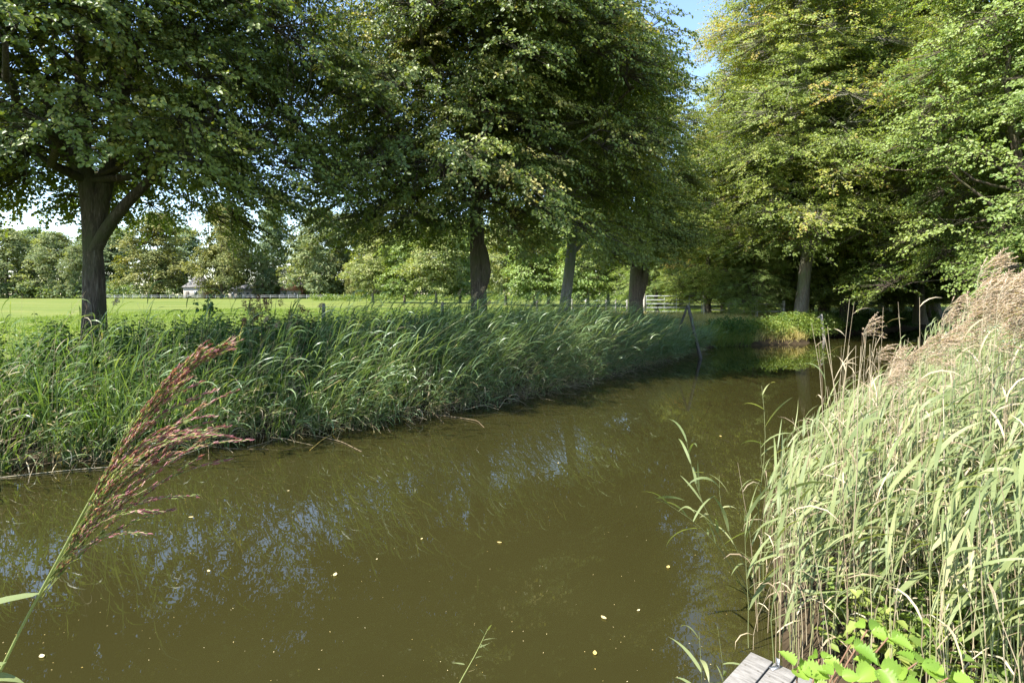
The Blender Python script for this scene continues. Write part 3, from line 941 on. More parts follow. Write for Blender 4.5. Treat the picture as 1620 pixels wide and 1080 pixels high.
ln = np.stack([rng.normal(.55, .3, len(X)), rng.normal(-.45, .3, len(X))], 1)
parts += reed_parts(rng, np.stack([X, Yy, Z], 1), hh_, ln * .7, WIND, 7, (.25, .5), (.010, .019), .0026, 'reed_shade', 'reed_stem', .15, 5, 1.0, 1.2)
# broken straw stalks leaning over the water
X, Yy, off, s = bank_points(rng, LINE, 1500, -.3, .5)
Z = np.maximum(ground_z(X, Yy), -.15)
h = rng.uniform(.5, 1.5, len(X))
ln = np.stack([rng.normal(.5, .5, len(X)), rng.normal(-.35, .4, len(X))], 1)
h = h / (1 + np.hypot(ln[:, 0], ln[:, 1])) * 1.1
parts += reed_parts(rng, np.stack([X, Yy, Z], 1), h, ln, WIND, 2, (.2, .4), (.008, .014), .003, 'straw', 'straw', .3, 4, .5, 1.6)
o = obj('reeds', make_mesh('reeds', parts))
tag(o, 'dense green reeds leaning over the water along the left bank', 'reeds', kind='stuff')

# dry litter tangled at the waterline
X, Yy, off, s = bank_points(rng, LINE, 900, -.55, .3)
n = len(X)
a = rng.normal(-.6, .9, n)
d = np.stack([np.cos(a), np.sin(a), rng.normal(.12, .22, n)], 1)
L = rng.uniform(.15, .7, n)
P0 = np.stack([X, Yy, np.maximum(ground_z(X, Yy), 0) + rng.uniform(.0, .18, n)], 1)
t = np.linspace(0, 1, 4)
P = P0[:, None] + d[:, None] * (L[:, None] * t)[..., None]
P[..., 2] -= (L * .25)[:, None] * t[None] ** 2
P[..., 2] = np.maximum(P[..., 2], .006)
V, Fc = tubes(P, np.full((n, 4), .0028), 3)
o = obj('reed_litter', make_mesh('reed_litter', [(V, Fc, 'straw', np.repeat(rng.uniform(0, .7, n), 9))]))
tag(o, 'brown fallen reed stalks tangled at the waterline of the left bank', 'litter', kind='stuff')

# nettles and other herbs behind the reeds


def herbs(rng, X, Y, ztop, nl, L, mat='herb_leaf', stem='reed_stem', w=.3):
    K = len(X)
    Z = ground_z(X, Y)
    h = np.clip(ztop - Z, .2, 2)
    t = np.linspace(0, 1, 4)
    base = np.stack([X, Y, Z], 1)
    lean = rng.normal(0, .12, (K, 2))
    P = base[:, None] + np.zeros((K, 4, 3))
    P[..., 2] += h[:, None] * t
    P[..., :2] += lean[:, None] * (h[:, None] * t ** 1.5)[..., None]
    st = (*tubes(P, np.full((K, 4), .004) * (1.2 - t * .8), 3), stem, None)
    f = .25 + .77 * (np.arange(nl)[None] // 2 * 2 + rng.uniform(0, .6, (K, nl))) / nl
    f = np.clip(f, 0, 1)
    P0 = base[:, None] + np.zeros((K, nl, 3))
    P0[..., 2] += h[:, None] * f
    P0[..., :2] += lean[:, None] * (h[:, None] * f ** 1.5)[..., None]
    az = rng.uniform(0, 6.28, (K, 1)) + np.arange(nl)[None] * math.pi + (np.arange(nl)[None] // 2) * 1.57 + rng.normal(0, .3, (K, nl))
    d = np.stack([np.cos(az), np.sin(az), rng.normal(-.1, .35, (K, nl))], -1)
    nn = np.array([0, 0, 1.]) + rng.normal(0, .3, d.shape)
    LL = L * np.interp(f, [0, .6, 1], [.9, 1.1, .5]) * rng.uniform(.7, 1.3, (K, nl))
    P0 = P0 + unit(d) * LL[..., None] * .15
    V, Fc = leaves(P0.reshape(-1, 3), d.reshape(-1, 3), nn.reshape(-1, 3), LL.ravel(), w, .10, True)
    ti = np.clip(rng.normal(.5, .15, (K, 1)) + rng.normal(0, .15, (K, nl)), 0, 1).ravel()
    return [st, (V, Fc, mat, np.repeat(ti, 2))]


rng = np.random.default_rng(300)
X, Yy, off, s = bank_points(rng, LINE, 2600, .9, 3.6)
ok = np.hypot(X + 8.1, Yy - 11) > .4
X, Yy, off = X[ok], Yy[ok], off[ok]
zt = np.interp(X, [-12, -6, -2, 2, 4, 5.5, 7], [1.62, 1.64, 1.72, 1.55, 1.3, 1.05, .9]) + rng.normal(0, .13, len(X))
parts = herbs(rng, X, Yy, zt, 26, .105)
X, Yy, off, s = bank_points(rng, LINE[:4], 1500, .15, 1.5)
zt = rng.uniform(.5, 1.6, len(X))
parts += herbs(rng, X, Yy, zt, 16, .08)
o = obj('herb_undergrowth', make_mesh('herb_undergrowth', parts))
tag(o, 'dark green nettles and bank herbs behind the left reeds', 'undergrowth', kind='stuff')

# individual plants on the left bank
PL = 'plants standing out along the left bank'


def sedge(name, label, x, y, n, Lr, seed, mat='herb_leaf', z=None, spread=.5, wd=(.010, .018)):
    rng = np.random.default_rng(seed)
    z = max(float(ground_z(np.array([x]), np.array([y]))[0]), -.1) if z is None else z
    az = rng.uniform(0, 6.28, n)
    Hd = np.stack([np.cos(az), np.sin(az), 0 * az], 1)
    P0 = Hd * rng.uniform(0, .09, n)[:, None]
    V, Fc = blade_set(rng, P0, Hd, rng.uniform(*Lr, n), rng.uniform(*wd, n), np.clip(rng.normal(1.42, .1, n), 1, 1.57), np.abs(rng.normal(.0, spread, n)), 6, .8)
    o = obj(name, make_mesh(name, [(V, Fc, mat, np.repeat(np.clip(rng.normal(.75, .2, n), 0, 1), 6))]), None, (x, y, z))
    tag(o, label, 'sedge', PL)
    return o


p = onwater(190, 700); sedge('sedge_clump', 'fan of fresh green blades rising from the water under the forked lime', p[0] - .1, p[1] + .25, 40, (.5, .95), 1)
p = onwater(225, 665); sedge('sedge_clump', 'broad bright green blade clump right of the forked lime trunk, in the reeds', p[0], p[1], 46, (.8, 1.25), 2, wd=(.016, .028))
p = onwater(95, 715); sedge('sedge_clump', 'small blade tuft at the water edge near the left margin', p[0], p[1] + .1, 26, (.45, .8), 3)
p = onwater(445, 660); sedge('sedge_clump', 'narrow upright tuft at the foot of the middle reeds', p[0], p[1] + .2, 30, (.5, .9), 4)

# plumed reeds ------------------------------------------------------------


def plume_mesh(seed, length=.30, nb=34, blen=.16, wind=(1, -.15), mat='plume', stemmat='straw', spk=20, spl=.009, spw=.0022, droopk=.6):
    """feathery panicle streaming downwind from its axis, axis base at origin"""
    rng = np.random.default_rng(seed)
    w = unit(np.array([wind[0], wind[1], 0.]))
    t = np.linspace(0, 1, 8)
    ax = np.zeros((8, 3))
    ax[:, 2] = length * (t - .22 * t ** 2.5)
    ax += w * (length * .55 * t ** 2.2)[:, None]
    parts = [(*tubes(ax[None], (.0022 * (1 - .8 * t))[None], 4), stemmat, .6)]
    f = np.sort(rng.uniform(0, 1, nb) ** .9)
    ii = np.clip(f * 7, 0, 6.99)
    i0 = ii.astype(int)
    fr = (ii - i0)[:, None]
    root = ax[i0] * (1 - fr) + ax[i0 + 1] * fr
    bl = blen * np.interp(f, [0, .25, 1], [.75, 1.1, .45]) * rng.uniform(.7, 1.25, nb)
    az = rng.normal(0, .45, nb)
    hd = np.stack([w[0] * np.cos(az) - w[1] * np.sin(az), w[0] * np.sin(az) + w[1] * np.cos(az), 0 * az], 1)
    el = rng.normal(.62, .22, nb)
    S = 7
    tt = np.linspace(0, 1, S)
    ang = el[:, None] - (rng.uniform(.8, 1.9, nb) * droopk * 1.4)[:, None] * tt
    dl = (bl / (S - 1))[:, None]
    P = root[:, None] + hd[:, None] * (np.cumsum(np.cos(ang) * dl, 1) - np.cos(ang[:, :1]) * dl)[..., None]
    P[..., 2] += np.cumsum(np.sin(ang) * dl, 1) - np.sin(ang[:, :1]) * dl
    parts.append((*tubes(P, np.full((nb, S), .0006), 3), stemmat, .7))
    g = rng.uniform(.12, 1, (nb, spk)) ** .8
    ii = np.clip(g * (S - 1), 0, S - 1.01)
    i0 = ii.astype(int)
    fr = (ii - i0)[..., None]
    kk = np.arange(nb)[:, None]
    pp = P[kk, i0] * (1 - fr) + P[kk, i0 + 1] * fr
    dd = unit(P[kk, i0 + 1] - P[kk, i0]) + rng.normal(0, .28, pp.shape)
    nn = rng.normal(0, 1, pp.shape)
    V, Fc = leaves(pp.reshape(-1, 3), dd.reshape(-1, 3), nn.reshape(-1, 3), spl * rng.uniform(.7, 1.5, nb * spk), spw / spl, .1, False)
    parts.append((V, Fc, mat, np.clip(rng.normal(.5, .2, nb * spk), 0, 1)))
    return make_mesh('plume', parts)


def plumed_reed_meshes(seed, h, lean, leaf=True, nl=4, **kw):
    """stem, leaves and plume meshes of a single reed whose foot is at the origin"""
    rng = np.random.default_rng(seed)
    K = 1
    l2 = np.array([lean])
    pr = reed_parts(rng, np.zeros((1, 3)), np.array([h]), l2, WIND, nl, (.22, .42), (.010, .018), .0034, 'straw' if not leaf else 'reed_green', 'straw', .25, 5, 1.1, 1.1, 5)
    tip = np.array([lean[0] * h, lean[1] * h, h * (1 - .12 * math.hypot(*lean))])
    return make_mesh('stem', [pr[0]], True), make_mesh('leaves', [pr[1]]), plume_mesh(seed + 500, **kw), tip


def plumed_reed(meshes, x, y, z, sc, label, group, rz=0.0, cat='reed'):
    r = empty('plumed_reed', (x, y, z), rz)
    r.scale = (sc, sc, sc)
    obj('stem', meshes[0], r)
    obj('leaves', meshes[1], r)
    obj('plume', meshes[2], r, tuple(meshes[3]))
    tag(r, label, cat, group)
    return r


tan = [plumed_reed_meshes(900 + i, 2.0, (.05 + .02 * i, .0), i % 2 == 0, nl=3, length=.27 + .03 * (i % 3), nb=34, blen=.20 + .012 * i, spk=30,
                          spl=.017, spw=.0022, droopk=.22 + .06 * i) for i in range(5)]
shade_pl = [plumed_reed_meshes(950 + i, 2.0, (.14 + .05 * i, -.06), True, nl=5, length=.20, nb=26, blen=.10, spk=14, spl=.02, spw=.006) for i in range(3)]

# right bank: (u, v) of the plume's top and its distance
RG = 'tan plumed reeds of the right bank'
topspec = [
    (1562, 402, 3.9, 'topmost tan reed plume, at the upper right of the reed bed'),
    (1600, 408, 3.8, 'tan reed plume arching right beside the topmost one'),
    (1500, 474, 4.3, 'upright tan plume standing clear left of the tallest cluster'),
    (1390, 502, 4.6, 'brown plume on a single straw stalk, leftmost tall reed over the water'),
    (1398, 548, 4.5, 'small drooping plume just under the leftmost brown plume'),
    (1468, 528, 4.4, 'small reddish brown plume curled over between taller reeds'),
    (1612, 440, 3.6, 'tan plume cut by the right margin, high'),
]
right = []
for i, (u, v, Y, lab) in enumerate(topspec):
    right.append((u, v, Y, lab))
rng = np.random.default_rng(17)
for i in range(48):
    u = 1400 + 300 * rng.uniform(0, 1) ** .7
    lo = np.interp(u, [1340, 1400, 1480, 1540, 1620, 1700], [590, 570, 520, 435, 425, 430])
    v = lo + abs(rng.normal(0, 1)) * np.interp(u, [1340, 1520, 1700], [12, 42, 62])
    Y = rng.uniform(3.1, 5.4)
    right.append((u, v, Y, 'tan feathery reed plume crowded among its like on the right bank'))
for i, (u, v, Y, lab) in enumerate(right):
    p = at(u, v, Y)
    m = tan[i % 5]
    z0 = float(ground_z(np.array([p[0]]), np.array([Y]))[0])
    z0 = max(z0, -.1)
    sc = (p[2] - z0) / (m[3][2] + .24)
    plumed_reed(m, p[0] - m[3][0] * sc - .06, Y, z0, sc, lab, RG, rng.normal(0, .22))

big = [plumed_reed_meshes(930 + i, 2.0, (.04 + .02 * i, .0), False, nl=2, length=.36, nb=44, blen=.25, spk=36, spl=.019, spw=.0024, droopk=.25 + .05 * i) for i in range(3)]
for i, (u, v, Y, lab) in enumerate(((1545, 438, 3.5, 'large pinkish tan plume left of the topmost one'), (1572, 455, 3.4, 'large plume hanging under the topmost one'), (1600, 462, 3.3, 'large plume in the thick of the tall cluster, near the margin'),
                                    (1528, 490, 3.6, 'large plume low on the left side of the tall cluster'), (1625, 478, 3.2, 'large plume half cut by the right margin'), (1585, 500, 3.3, 'large plume lowest in the tall cluster'))):
    p = at(u, v, Y)
    m = big[i % 3]
    z0 = max(float(ground_z(np.array([p[0]]), np.array([Y]))[0]), -.1)
    sc = (p[2] - z0) / (m[3][2] + .32)
    plumed_reed(m, p[0] - m[3][0] * sc - .08, Y, z0, sc, lab, RG, rng.normal(0, .12))

# left bank plumes
LG = 'pinkish reed plumes over the left bank'
lp = [(655, 460, 13.4, 'pinkish plume above the reeds left of the bulging trunk'), (760, 452, 14.2, 'dark pointed plume in front of the bulging lime trunk'),
      (724, 458, 14.3, 'dark pointed plume just left of the bulging lime trunk'), (748, 462, 13.2, 'pale pink plume at the foot of the bulging lime trunk'),
      (770, 474, 13.4, 'small pale plume right below the bulging lime trunk'), (845, 478, 15, 'pale plume between the bulging and the pale trunk'),
      (420, 498, 9.5, 'leftmost pinkish plume low in front of the field'), (436, 508, 9.6, 'second pinkish plume low in front of the field'),
      (455, 512, 9.8, 'third pinkish plume low in front of the field'), (185, 470, 9.2, 'thin brown plume right of the forked lime trunk'),
      (505, 478, 11, 'brown plume against the bright pasture'), (668, 500, 12, 'brown drooping plume in the middle of the reeds')]
for i, (u, v, Y, lab) in enumerate(lp):
    p = at(u, v, Y)
    m = shade_pl[i % 3]
    z0 = max(float(ground_z(np.array([p[0]]), np.array([Y]))[0]), -.1)
    sc = (p[2] - z0) / (m[3][2] + .17)
    plumed_reed(m, p[0] - m[3][0] * sc, Y, z0, sc, lab, LG, 0)

# right bank leafy reeds ---------------------------------------------------
rng = np.random.default_rng(400)
n = 5200
X = rng.uniform(1.0, 9.5, n)
Yy = rng.uniform(1.7, 9.5, n)
d = sdist(X, Yy)
u = X / Yy * F + 810
ok = (d > -.20) & (u > 1165) & (u < 1950) & (rng.uniform(0, 1, n) < np.clip(.5 + d * .8, 0, 1)) & (X < 1.0 * Yy + 3) & (np.hypot(X, Yy) > 2.2)
ok &= ~((X < 1.75) & (Yy < 2.95))
ok &= (rng.uniform(0, 1, n) < np.clip(1.25 - Yy * .07, .3, 1))
X, Yy, d, u = X[ok], Yy[ok], d[ok], u[ok]
Z = np.maximum(ground_z(X, Yy), -.12)
top = np.interp(d, [-.2, .15, .8, 2.0], [.85, 1.1, 1.5, 1.75]) * np.interp(Yy, [3.0, 4.6, 7, 9.5], [1, .80, .58, .46]) + rng.normal(0, .15, len(X))
top = np.minimum(top, np.interp(Yy, [1.7, 2.4, 3.2, 4], [1.15, 1.35, 1.6, 1.9]) + rng.normal(0, .08, len(X)))
h = np.clip(top - Z, .4, 2.4)
lean = np.stack([rng.normal(.03, .09, len(X)), rng.normal(0, .08, len(X))], 1)
parts = reed_parts(rng, np.stack([X, Yy, Z], 1), h, lean, np.array([.95, .15]), 7, (.24, .50), (.009, .024), .0034, 'reed_green', 'reed_stem', .35, 5, 1.5, .85, 4)
n2 = 230
Xs = rng.uniform(1.6, 4.2, n2)
Ys = rng.uniform(2.9, 5.2, n2)
ks = (sdist(Xs, Ys) > .15) & (Xs / Ys > .55)
Xs, Ys = Xs[ks], Ys[ks]
Zs = ground_z(Xs, Ys)
parts += reed_parts(rng, np.stack([Xs, Ys, Zs], 1), np.clip(rng.normal(1.75, .22, len(Xs)) - Zs, .5, 2.2), rng.normal(.02, .06, (len(Xs), 2)), np.array([.9, .2]), 2, (.12, .3), (.006, .012), .0036, 'straw', 'straw', .5, 4, .8, 1.0, 5)
RBL = [(3.6, 6.6), (4.2, 7.6), (9, 12.0), (19, 18.5), (27, 25)]
Xb, Yb, ob, sb = bank_points(rng, RBL[::-1], 2000, -.1, 1.6)
Zb = np.maximum(ground_z(Xb, Yb), -.12)
tb = np.interp(Xb, [3.5, 6, 8, 10, 14, 30], [.6, .8, 1.45, 1.75, 1.8, 1.95]) + rng.normal(0, .14, len(Xb))
parts += reed_parts(rng, np.stack([Xb, Yb, Zb], 1), np.clip(tb - Zb, .4, 2.2), np.stack([rng.normal(.08, .1, len(Xb)), rng.normal(0, .1, len(Xb))], 1), np.array([.95, .15]), 7, (.28, .5), (.012, .024), .0034, 'reed_green', 'reed_stem', .25, 4, 1.5, .85, 3)
# old straw stalks between
k = rng.uniform(0, 1, len(X)) < .9
n = k.sum()
parts += reed_parts(rng, np.stack([X[k] + rng.normal(0, .05, n), Yy[k] + rng.normal(0, .05, n), Z[k]], 1), h[k] * rng.uniform(.5, 1.22, n), rng.normal(0, .10, (n, 2)),
                    np.array([.9, .2]), 2, (.15, .35), (.006, .012), .0034, 'straw', 'straw', .2, 4, .8, 1.3, 4)
o = obj('reeds', make_mesh('reeds', parts))
tag(o, 'sunlit pale green reeds with straw stalks crowding the right bank', 'reeds', kind='stuff')
print('right reeds', len(X))


def single_reed(name, label, foot, tips, nl, seed, L=(.2, .34), W=(.012, .022), plume=None, group=None, r=.003, lo=.45, mat='reed_green', wind=(-.2, .1), wk=.3):
    """one reed along an explicit curve of points (world)"""
    rng = np.random.default_rng(seed)
    pts = np.array([foot] + list(tips), float)
    base = pts[0].copy()
    pts -= base
    S = 10
    cum = np.r_[0, np.cumsum(np.linalg.norm(np.diff(pts, axis=0), axis=1))]
    tot = cum[-1]
    cum /= tot
    t = np.linspace(0, 1, S)
    P = np.stack([np.interp(t, cum, pts[:, k]) for k in range(3)], 1)
    for _ in range(2):
        P[1:-1] = (P[:-2] + 2 * P[1:-1] + P[2:]) / 4
    root = empty(name, tuple(base))
    obj('stem', make_mesh('stem', [(*tubes(P[None], (r * (1 - .7 * t))[None], 6), 'reed_stem', .5)], True), root)
    if nl:
        f = lo + (1 - lo) * (np.arange(nl) + rng.uniform(.3, .7, nl)) / nl
        P0 = np.stack([np.interp(f, t, P[:, k]) for k in range(3)], 1)
        T = unit(np.stack([np.interp(f, t, np.gradient(P[:, k])) for k in range(3)], 1))
        az = np.arange(nl) * math.pi + rng.normal(0, .5, nl) + rng.uniform(0, 6)
        Hd = np.stack([np.cos(az), np.sin(az), 0 * az], 1)
        Hd = unit(Hd + np.array([wind[0], wind[1], 0]) * wk + T * np.array([.8, .8, 0]))
        V, Fc = blade_set(rng, P0, Hd, rng.uniform(*L, nl), rng.uniform(*W, nl), np.clip(rng.normal(.8, .3, nl), .1, 1.4), np.clip(rng.normal(1.0, .5, nl), .1, 2.2), 7)
        obj('leaves', make_mesh('leaves', [(V, Fc, mat, np.repeat(np.clip(rng.normal(.5, .2, nl), 0, 1), 7))]), root)
    if plume:
        o = obj('plume', plume, root, tuple(P[-1]))
    tag(root, label, 'reed', group)
    return root


SR = 'single reeds leaning over the water from the right bank'
a = onwater(1190, 960)
single_reed('leaning_reed', 'reed leaning furthest left over the water with a thin brown tip', a, [at(1150, 880, 3.8), at(1105, 825, 3.7), at(1035, 785, 3.6)], 9, 31, group=SR)
single_reed('leaning_reed', 'leaning reed with a fan of blades at its top, left of the reed bed', a + [.05, .1, 0], [at(1140, 850, 3.9), at(1100, 780, 3.9), at(1085, 690, 3.9)], 12, 32, group=SR, lo=.35)
single_reed('leaning_reed', 'reed with a brown broken spike standing between the leaning reeds', a + [.1, 0, 0], [at(1160, 860, 3.8), at(1135, 800, 3.8), at(1138, 752, 3.8)], 6, 33, group=SR, lo=.2)
single_reed('leaning_reed', 'slender reed with long thin blades at the left edge of the reed bed', onwater(1215, 900), [at(1195, 820, 4.2), at(1215, 700, 4.2), at(1205, 610, 4.3)], 9, 34, group=SR, lo=.3)
single_reed('leaning_reed', 'tall blade reed reaching up in front of the far water', onwater(1290, 820), [at(1290, 720, 4.8), at(1315, 640, 4.8), at(1296, 525, 4.9)], 6, 35, group=SR, lo=.35)
single_reed('leaning_reed', 'young reed with broad arched leaf beside the jetty corner', onwater(1112, 1120), [at(1110, 1060, 2.9), at(1106, 1000, 2.9)], 5, 36, L=(.13, .24), W=(.018, .026), group=SR, lo=.1, wind=(.4, 0), r=.0025)
single_reed('leaning_reed', 'thin second shoot between the water and the jetty corner', onwater(1150, 1120), [at(1145, 1060, 2.85), at(1135, 990, 2.85)], 4, 37, L=(.12, .2), W=(.012, .018), group=SR, lo=.2, wind=(.4, 0), r=.002)

# ------------------------------------------------------------------ big foreground plume


def foreground_plume():
    rng = np.random.default_rng(77)
    Y = .78
    ax_px = [(-30, 1120), (0, 1062), (30, 1000), (62, 940), (100, 870), (150, 775), (205, 690), (262, 615), (318, 570), (375, 533)]
    A = np.array([at(u, v, Y + .02 * math.sin(i)) for i, (u, v) in enumerate(ax_px)])
    base = A[0].copy()
    A = A - base
    t = np.linspace(0, 1, 40)
    tk = np.linspace(0, 1, len(A))
    P = np.stack([np.interp(t, tk, A[:, k]) for k in range(3)], 1)
    for _ in range(4):
        P[1:-1] = (P[:-2] + 2 * P[1:-1] + P[2:]) / 4
    root = empty('reed_panicle', tuple(base))
    tag(root, 'large purple and green reed panicle close in front at the left', 'reed')
    rad = np.interp(t, [0, .35, .6, 1], [.0021, .0018, .0012, .0004])
    obj('stem', make_mesh('stem', [(*tubes(P[None], rad[None], 8), 'panicle_green', .7)], True), root)
    # long branches sweeping up along the axis then bending right
    nb = 80
    parts = []
    for b in range(nb):
        f = .26 + .66 * (b / nb) ** .95
        r0 = np.array([np.interp(f, t, P[:, k]) for k in range(3)])
        tan_ = unit(np.array([np.interp(min(f + .03, 1), t, P[:, k]) - np.interp(f - .03, t, P[:, k]) for k in range(3)]))
        Lb = np.interp(f, [.26, .45, .6, .8, 1], [.30, .26, .14, .075, .02]) * rng.uniform(.6, 1.12)
        S = 14
        s = np.linspace(0, 1, S)
        swirl = rng.normal(0, .22)
        bend = np.interp(f, [.26, .40, .52, .60, .8, 1], [.35, 1.0, 1.15, .5, .35, .1]) * rng.uniform(.25, 1.15)
        a0 = math.atan2(tan_[2], tan_[0])
        ang = a0 + rng.normal(0, .04) - bend * s ** 1.1
        dl = Lb / (S - 1)
        B = np.zeros((S, 3))
        B[:, 0] = np.cumsum(np.cos(ang)) * dl
        B[:, 2] = np.cumsum(np.sin(ang)) * dl
        B[:, 1] = swirl * Lb * s ** 1.3 * .6
        B += r0
        parts.append((*tubes(B[None], np.full((1, S), .00045), 4), 'panicle_green', rng.uniform(.2, 1)))
        m = int(70 * Lb / .2)
        g = rng.uniform(.14, 1, m)
        pp = np.stack([np.interp(g, s, B[:, k]) for k in range(3)], 1)
        dd = np.stack([np.interp(g, s, np.gradient(B[:, k])) for k in range(3)], 1)
        dd = unit(dd) + rng.normal(0, .09, dd.shape)
        pp += rng.normal(0, .0011, pp.shape)
        nn = rng.normal(0, 1, pp.shape)
        V, Fc = leaves(pp, dd, nn, rng.uniform(.006, .012, m), .065, .1, True)
        pur = rng.uniform(0, 1, m) < np.interp(g, [0, .45, 1], [.15, .5, .85])
        ti = rng.uniform(0, 1, m)
        Fq = Fc.reshape(m, 2, 4)
        parts.append((V, Fq[pur].reshape(-1, 4), 'purple', np.repeat(ti[pur], 2)))
        parts.append((V, Fq[~pur].reshape(-1, 4), 'panicle_green', np.repeat(ti[~pur], 2)))
        # second copy of the spikelets crosswise gives them body
        V2, F2 = leaves(pp, dd, np.cross(dd, nn), rng.uniform(.006, .011, m), .055, .1, True)
        F2 = F2.reshape(m, 2, 4)
        parts.append((V2, F2[pur].reshape(-1, 4), 'purple', np.repeat(ti[pur], 2)))
        parts.append((V2, F2[~pur].reshape(-1, 4), 'panicle_green', np.repeat(ti[~pur], 2)))
    obj('panicle', make_mesh('panicle', parts), root)
    # two leaf blades at the lower left
    P0 = np.array([at(58, 940, Y), at(5, 1050, Y)]) - base
    Hd = unit(np.array([[-1., .15, 0], [-1., -.1, 0]]))
    Hd2 = np.array([[-1., .15, 0], [1., .1, 0]])
    V, Fc = blade_set(rng, P0, unit(Hd), np.array([.25, .25]), np.array([.026, .026]), np.array([-.15, .0]), np.array([.6, .3]), 8, .2)
    V2, F2 = blade_set(rng, at(-40, 1072, Y)[None] - base, np.array([[1., 0, 0]]), np.array([.07]), np.array([.02]), np.array([.2]), np.array([.6]), 6, .2)
    obj('leaves', make_mesh('leaves', [(V, Fc, 'reed_green', .4), (V2, F2, 'reed_green', .5)], True), root)


foreground_plume()

# ------------------------------------------------------------------ bramble, willow shoot, jetty


def bramble(label, spots, seed):
    rng = np.random.default_rng(seed)
    Y0 = spots[0][2]
    base = at(*spots[0][:2], Y0)
    base[2] = .45
    root = empty('bramble', tuple(base))
    tag(root, label, 'bramble')
    stems = []
    for (u, v, Y, L) in spots:
        c = at(u, v, Y) - base
        st = np.array([[rng.normal(0, .05), rng.normal(0, .05), 0], [c[0] * .5, c[1] * .5 + .02, c[2] * .75], c])
        t = np.linspace(0, 1, 8)
        P = np.stack([np.interp(t, [0, .5, 1], st[:, k]) for k in range(3)], 1)
        P[1:-1] = (P[:-2] + 2 * P[1:-1] + P[2:]) / 4
        stems.append((*tubes(P[None], np.full((1, 8), .0025), 5), 'dry_flower', .9))
        # leaflets with serrated edge
        a0 = rng.uniform(-.6, .6)
        for q in range(5 if L > .061 else 3):
            a = a0 + (q - 1) * 1.2 + (0 if q < 3 else 3.14 * .1)
            d = np.array([math.cos(a + .6), math.sin(a + .6) * .8, rng.normal(-.05, .15)])
            d = d / np.linalg.norm(d)
            nrm = np.array([rng.normal(0, .4) - .1, -.4 + rng.normal(0, .4), 1.0])
            s = np.cross(d, nrm)
            s /= np.linalg.norm(s)
            nrm = np.cross(s, d)
            ll = L * 1.15 * rng.uniform(.75, 1.2)
            n = 15
            tt = np.linspace(0, 1, n)
            wd = np.sin(np.clip(tt, 0, 1) ** .75 * math.pi) ** .75 * .40
            wd = wd * (1 + .10 * np.where(np.arange(n) % 2 == 0, 1, -1))
            wd[0] = 0.01
            wd[-1] = 0.01
            mid = c + d * (tt * ll + .012)[:, None] - nrm * (ll * .18 * tt ** 2)[:, None]
            up = nrm * (ll * (.20 + .05 * np.where(np.arange(n) % 2 == 0, 1, -1)))[:, None]
            wv = s * (wd * ll)[:, None]
            fl = up * (wd / .4)[:, None]
            V = np.stack([mid - wv + fl, mid - wv * .5 + fl * .35, mid, mid + wv * .5 + fl * .35, mid + wv + fl], 1).reshape(-1, 3)
            i = np.arange(n - 1)[:, None] * 5
            j = np.arange(4)[None]
            Fc = np.stack([i + j, i + j + 1, i + j + 6, i + j + 5], -1).reshape(-1, 4)
            lf = obj('leaf', make_mesh('leaf', [(V, Fc, 'bramble_leaf', rng.uniform(.1, .9))], True), root)
    obj('stems', make_mesh('stems', stems, True), root)


bramble('bright yellow-green bramble sprigs with toothed leaves at the jetty edge',
        [(1262, 1058, 1.75, .058), (1296, 1042, 1.85, .05), (1345, 1020, 1.8, .055), (1386, 1052, 1.75, .062), (1325, 1070, 1.7, .055), (1405, 1008, 1.9, .055), (1450, 1048, 1.75, .055),
         (1430, 1080, 1.7, .06), (1372, 996, 1.95, .05), (1500, 1072, 1.7, .055), (1284, 1080, 1.7, .05)], 9)
# ground plants under the bramble / lower right corner
rng = np.random.default_rng(55)
n = 700
X = rng.uniform(1.0, 4.5, n)
Yy = rng.uniform(1.3, 3.4, n)
ok = (sdist(X, Yy) > .05) & ~((X < 1.75) & (Yy < 2.95)) & (X / Yy > .55)
parts = herbs(rng, X[ok], Yy[ok], rng.uniform(.5, .82, ok.sum()), 16, .06, 'bush_leaf')
o = obj('herb_undergrowth', make_mesh('herb_undergrowth', parts))
tag(o, 'fresh green herbs at the foot of the right reeds', 'undergrowth', kind='stuff')


def willow_shoot():
    rng = np.random.default_rng(5)
    Y = 2.6
    A = np.array([at(700, 1130, Y), at(735, 1065, Y), at(752, 1035, Y), at(772, 994, Y)])
    base = A[0].copy()
    A -= base
    root = empty('willow_shoot', tuple(base))
    tag(root, 'small willow shoot with narrow leaves rising from the bottom of the water', 'shoot')
    t = np.linspace(0, 1, 10)
    P = np.stack([np.interp(t, [0, .45, .7, 1], A[:, k]) for k in range(3)], 1)
    obj('stem', make_mesh('stem', [(*tubes(P[None], np.linspace(.0035, .001, 10)[None], 6), 'panicle_green', 1.0)], True), root)
    sp = [(735, 1050, -1.0, .4, .06), (752, 1040, 1., .1, .05), (757, 1024, 1., .25, .075), (760, 1018, 1, -.5, .05), (764, 1012, 1., .35, .07), (768, 1005, -.6, 1.1, .05), (741, 1062, 1, .3, .07), (772, 996, .6, 1.3, .04)]
    for (u, v, dx, dz, L) in sp:
        p = at(u, v, Y) - base
        d = unit(np.array([[dx, rng.normal(0, .4), dz]]))
        V, Fc = blade_set(rng, p[None], unit(d * np.array([1, 1, 0])), np.array([L]), np.array([.012]), np.array([math.atan2(dz, abs(dx))]), np.array([.3]), 6, .3)
        obj('leaf', make_mesh('leaf', [(V, Fc, 'reed_green' if v < 1060 else 'dead_leaf', .6)], True), root)


willow_shoot()


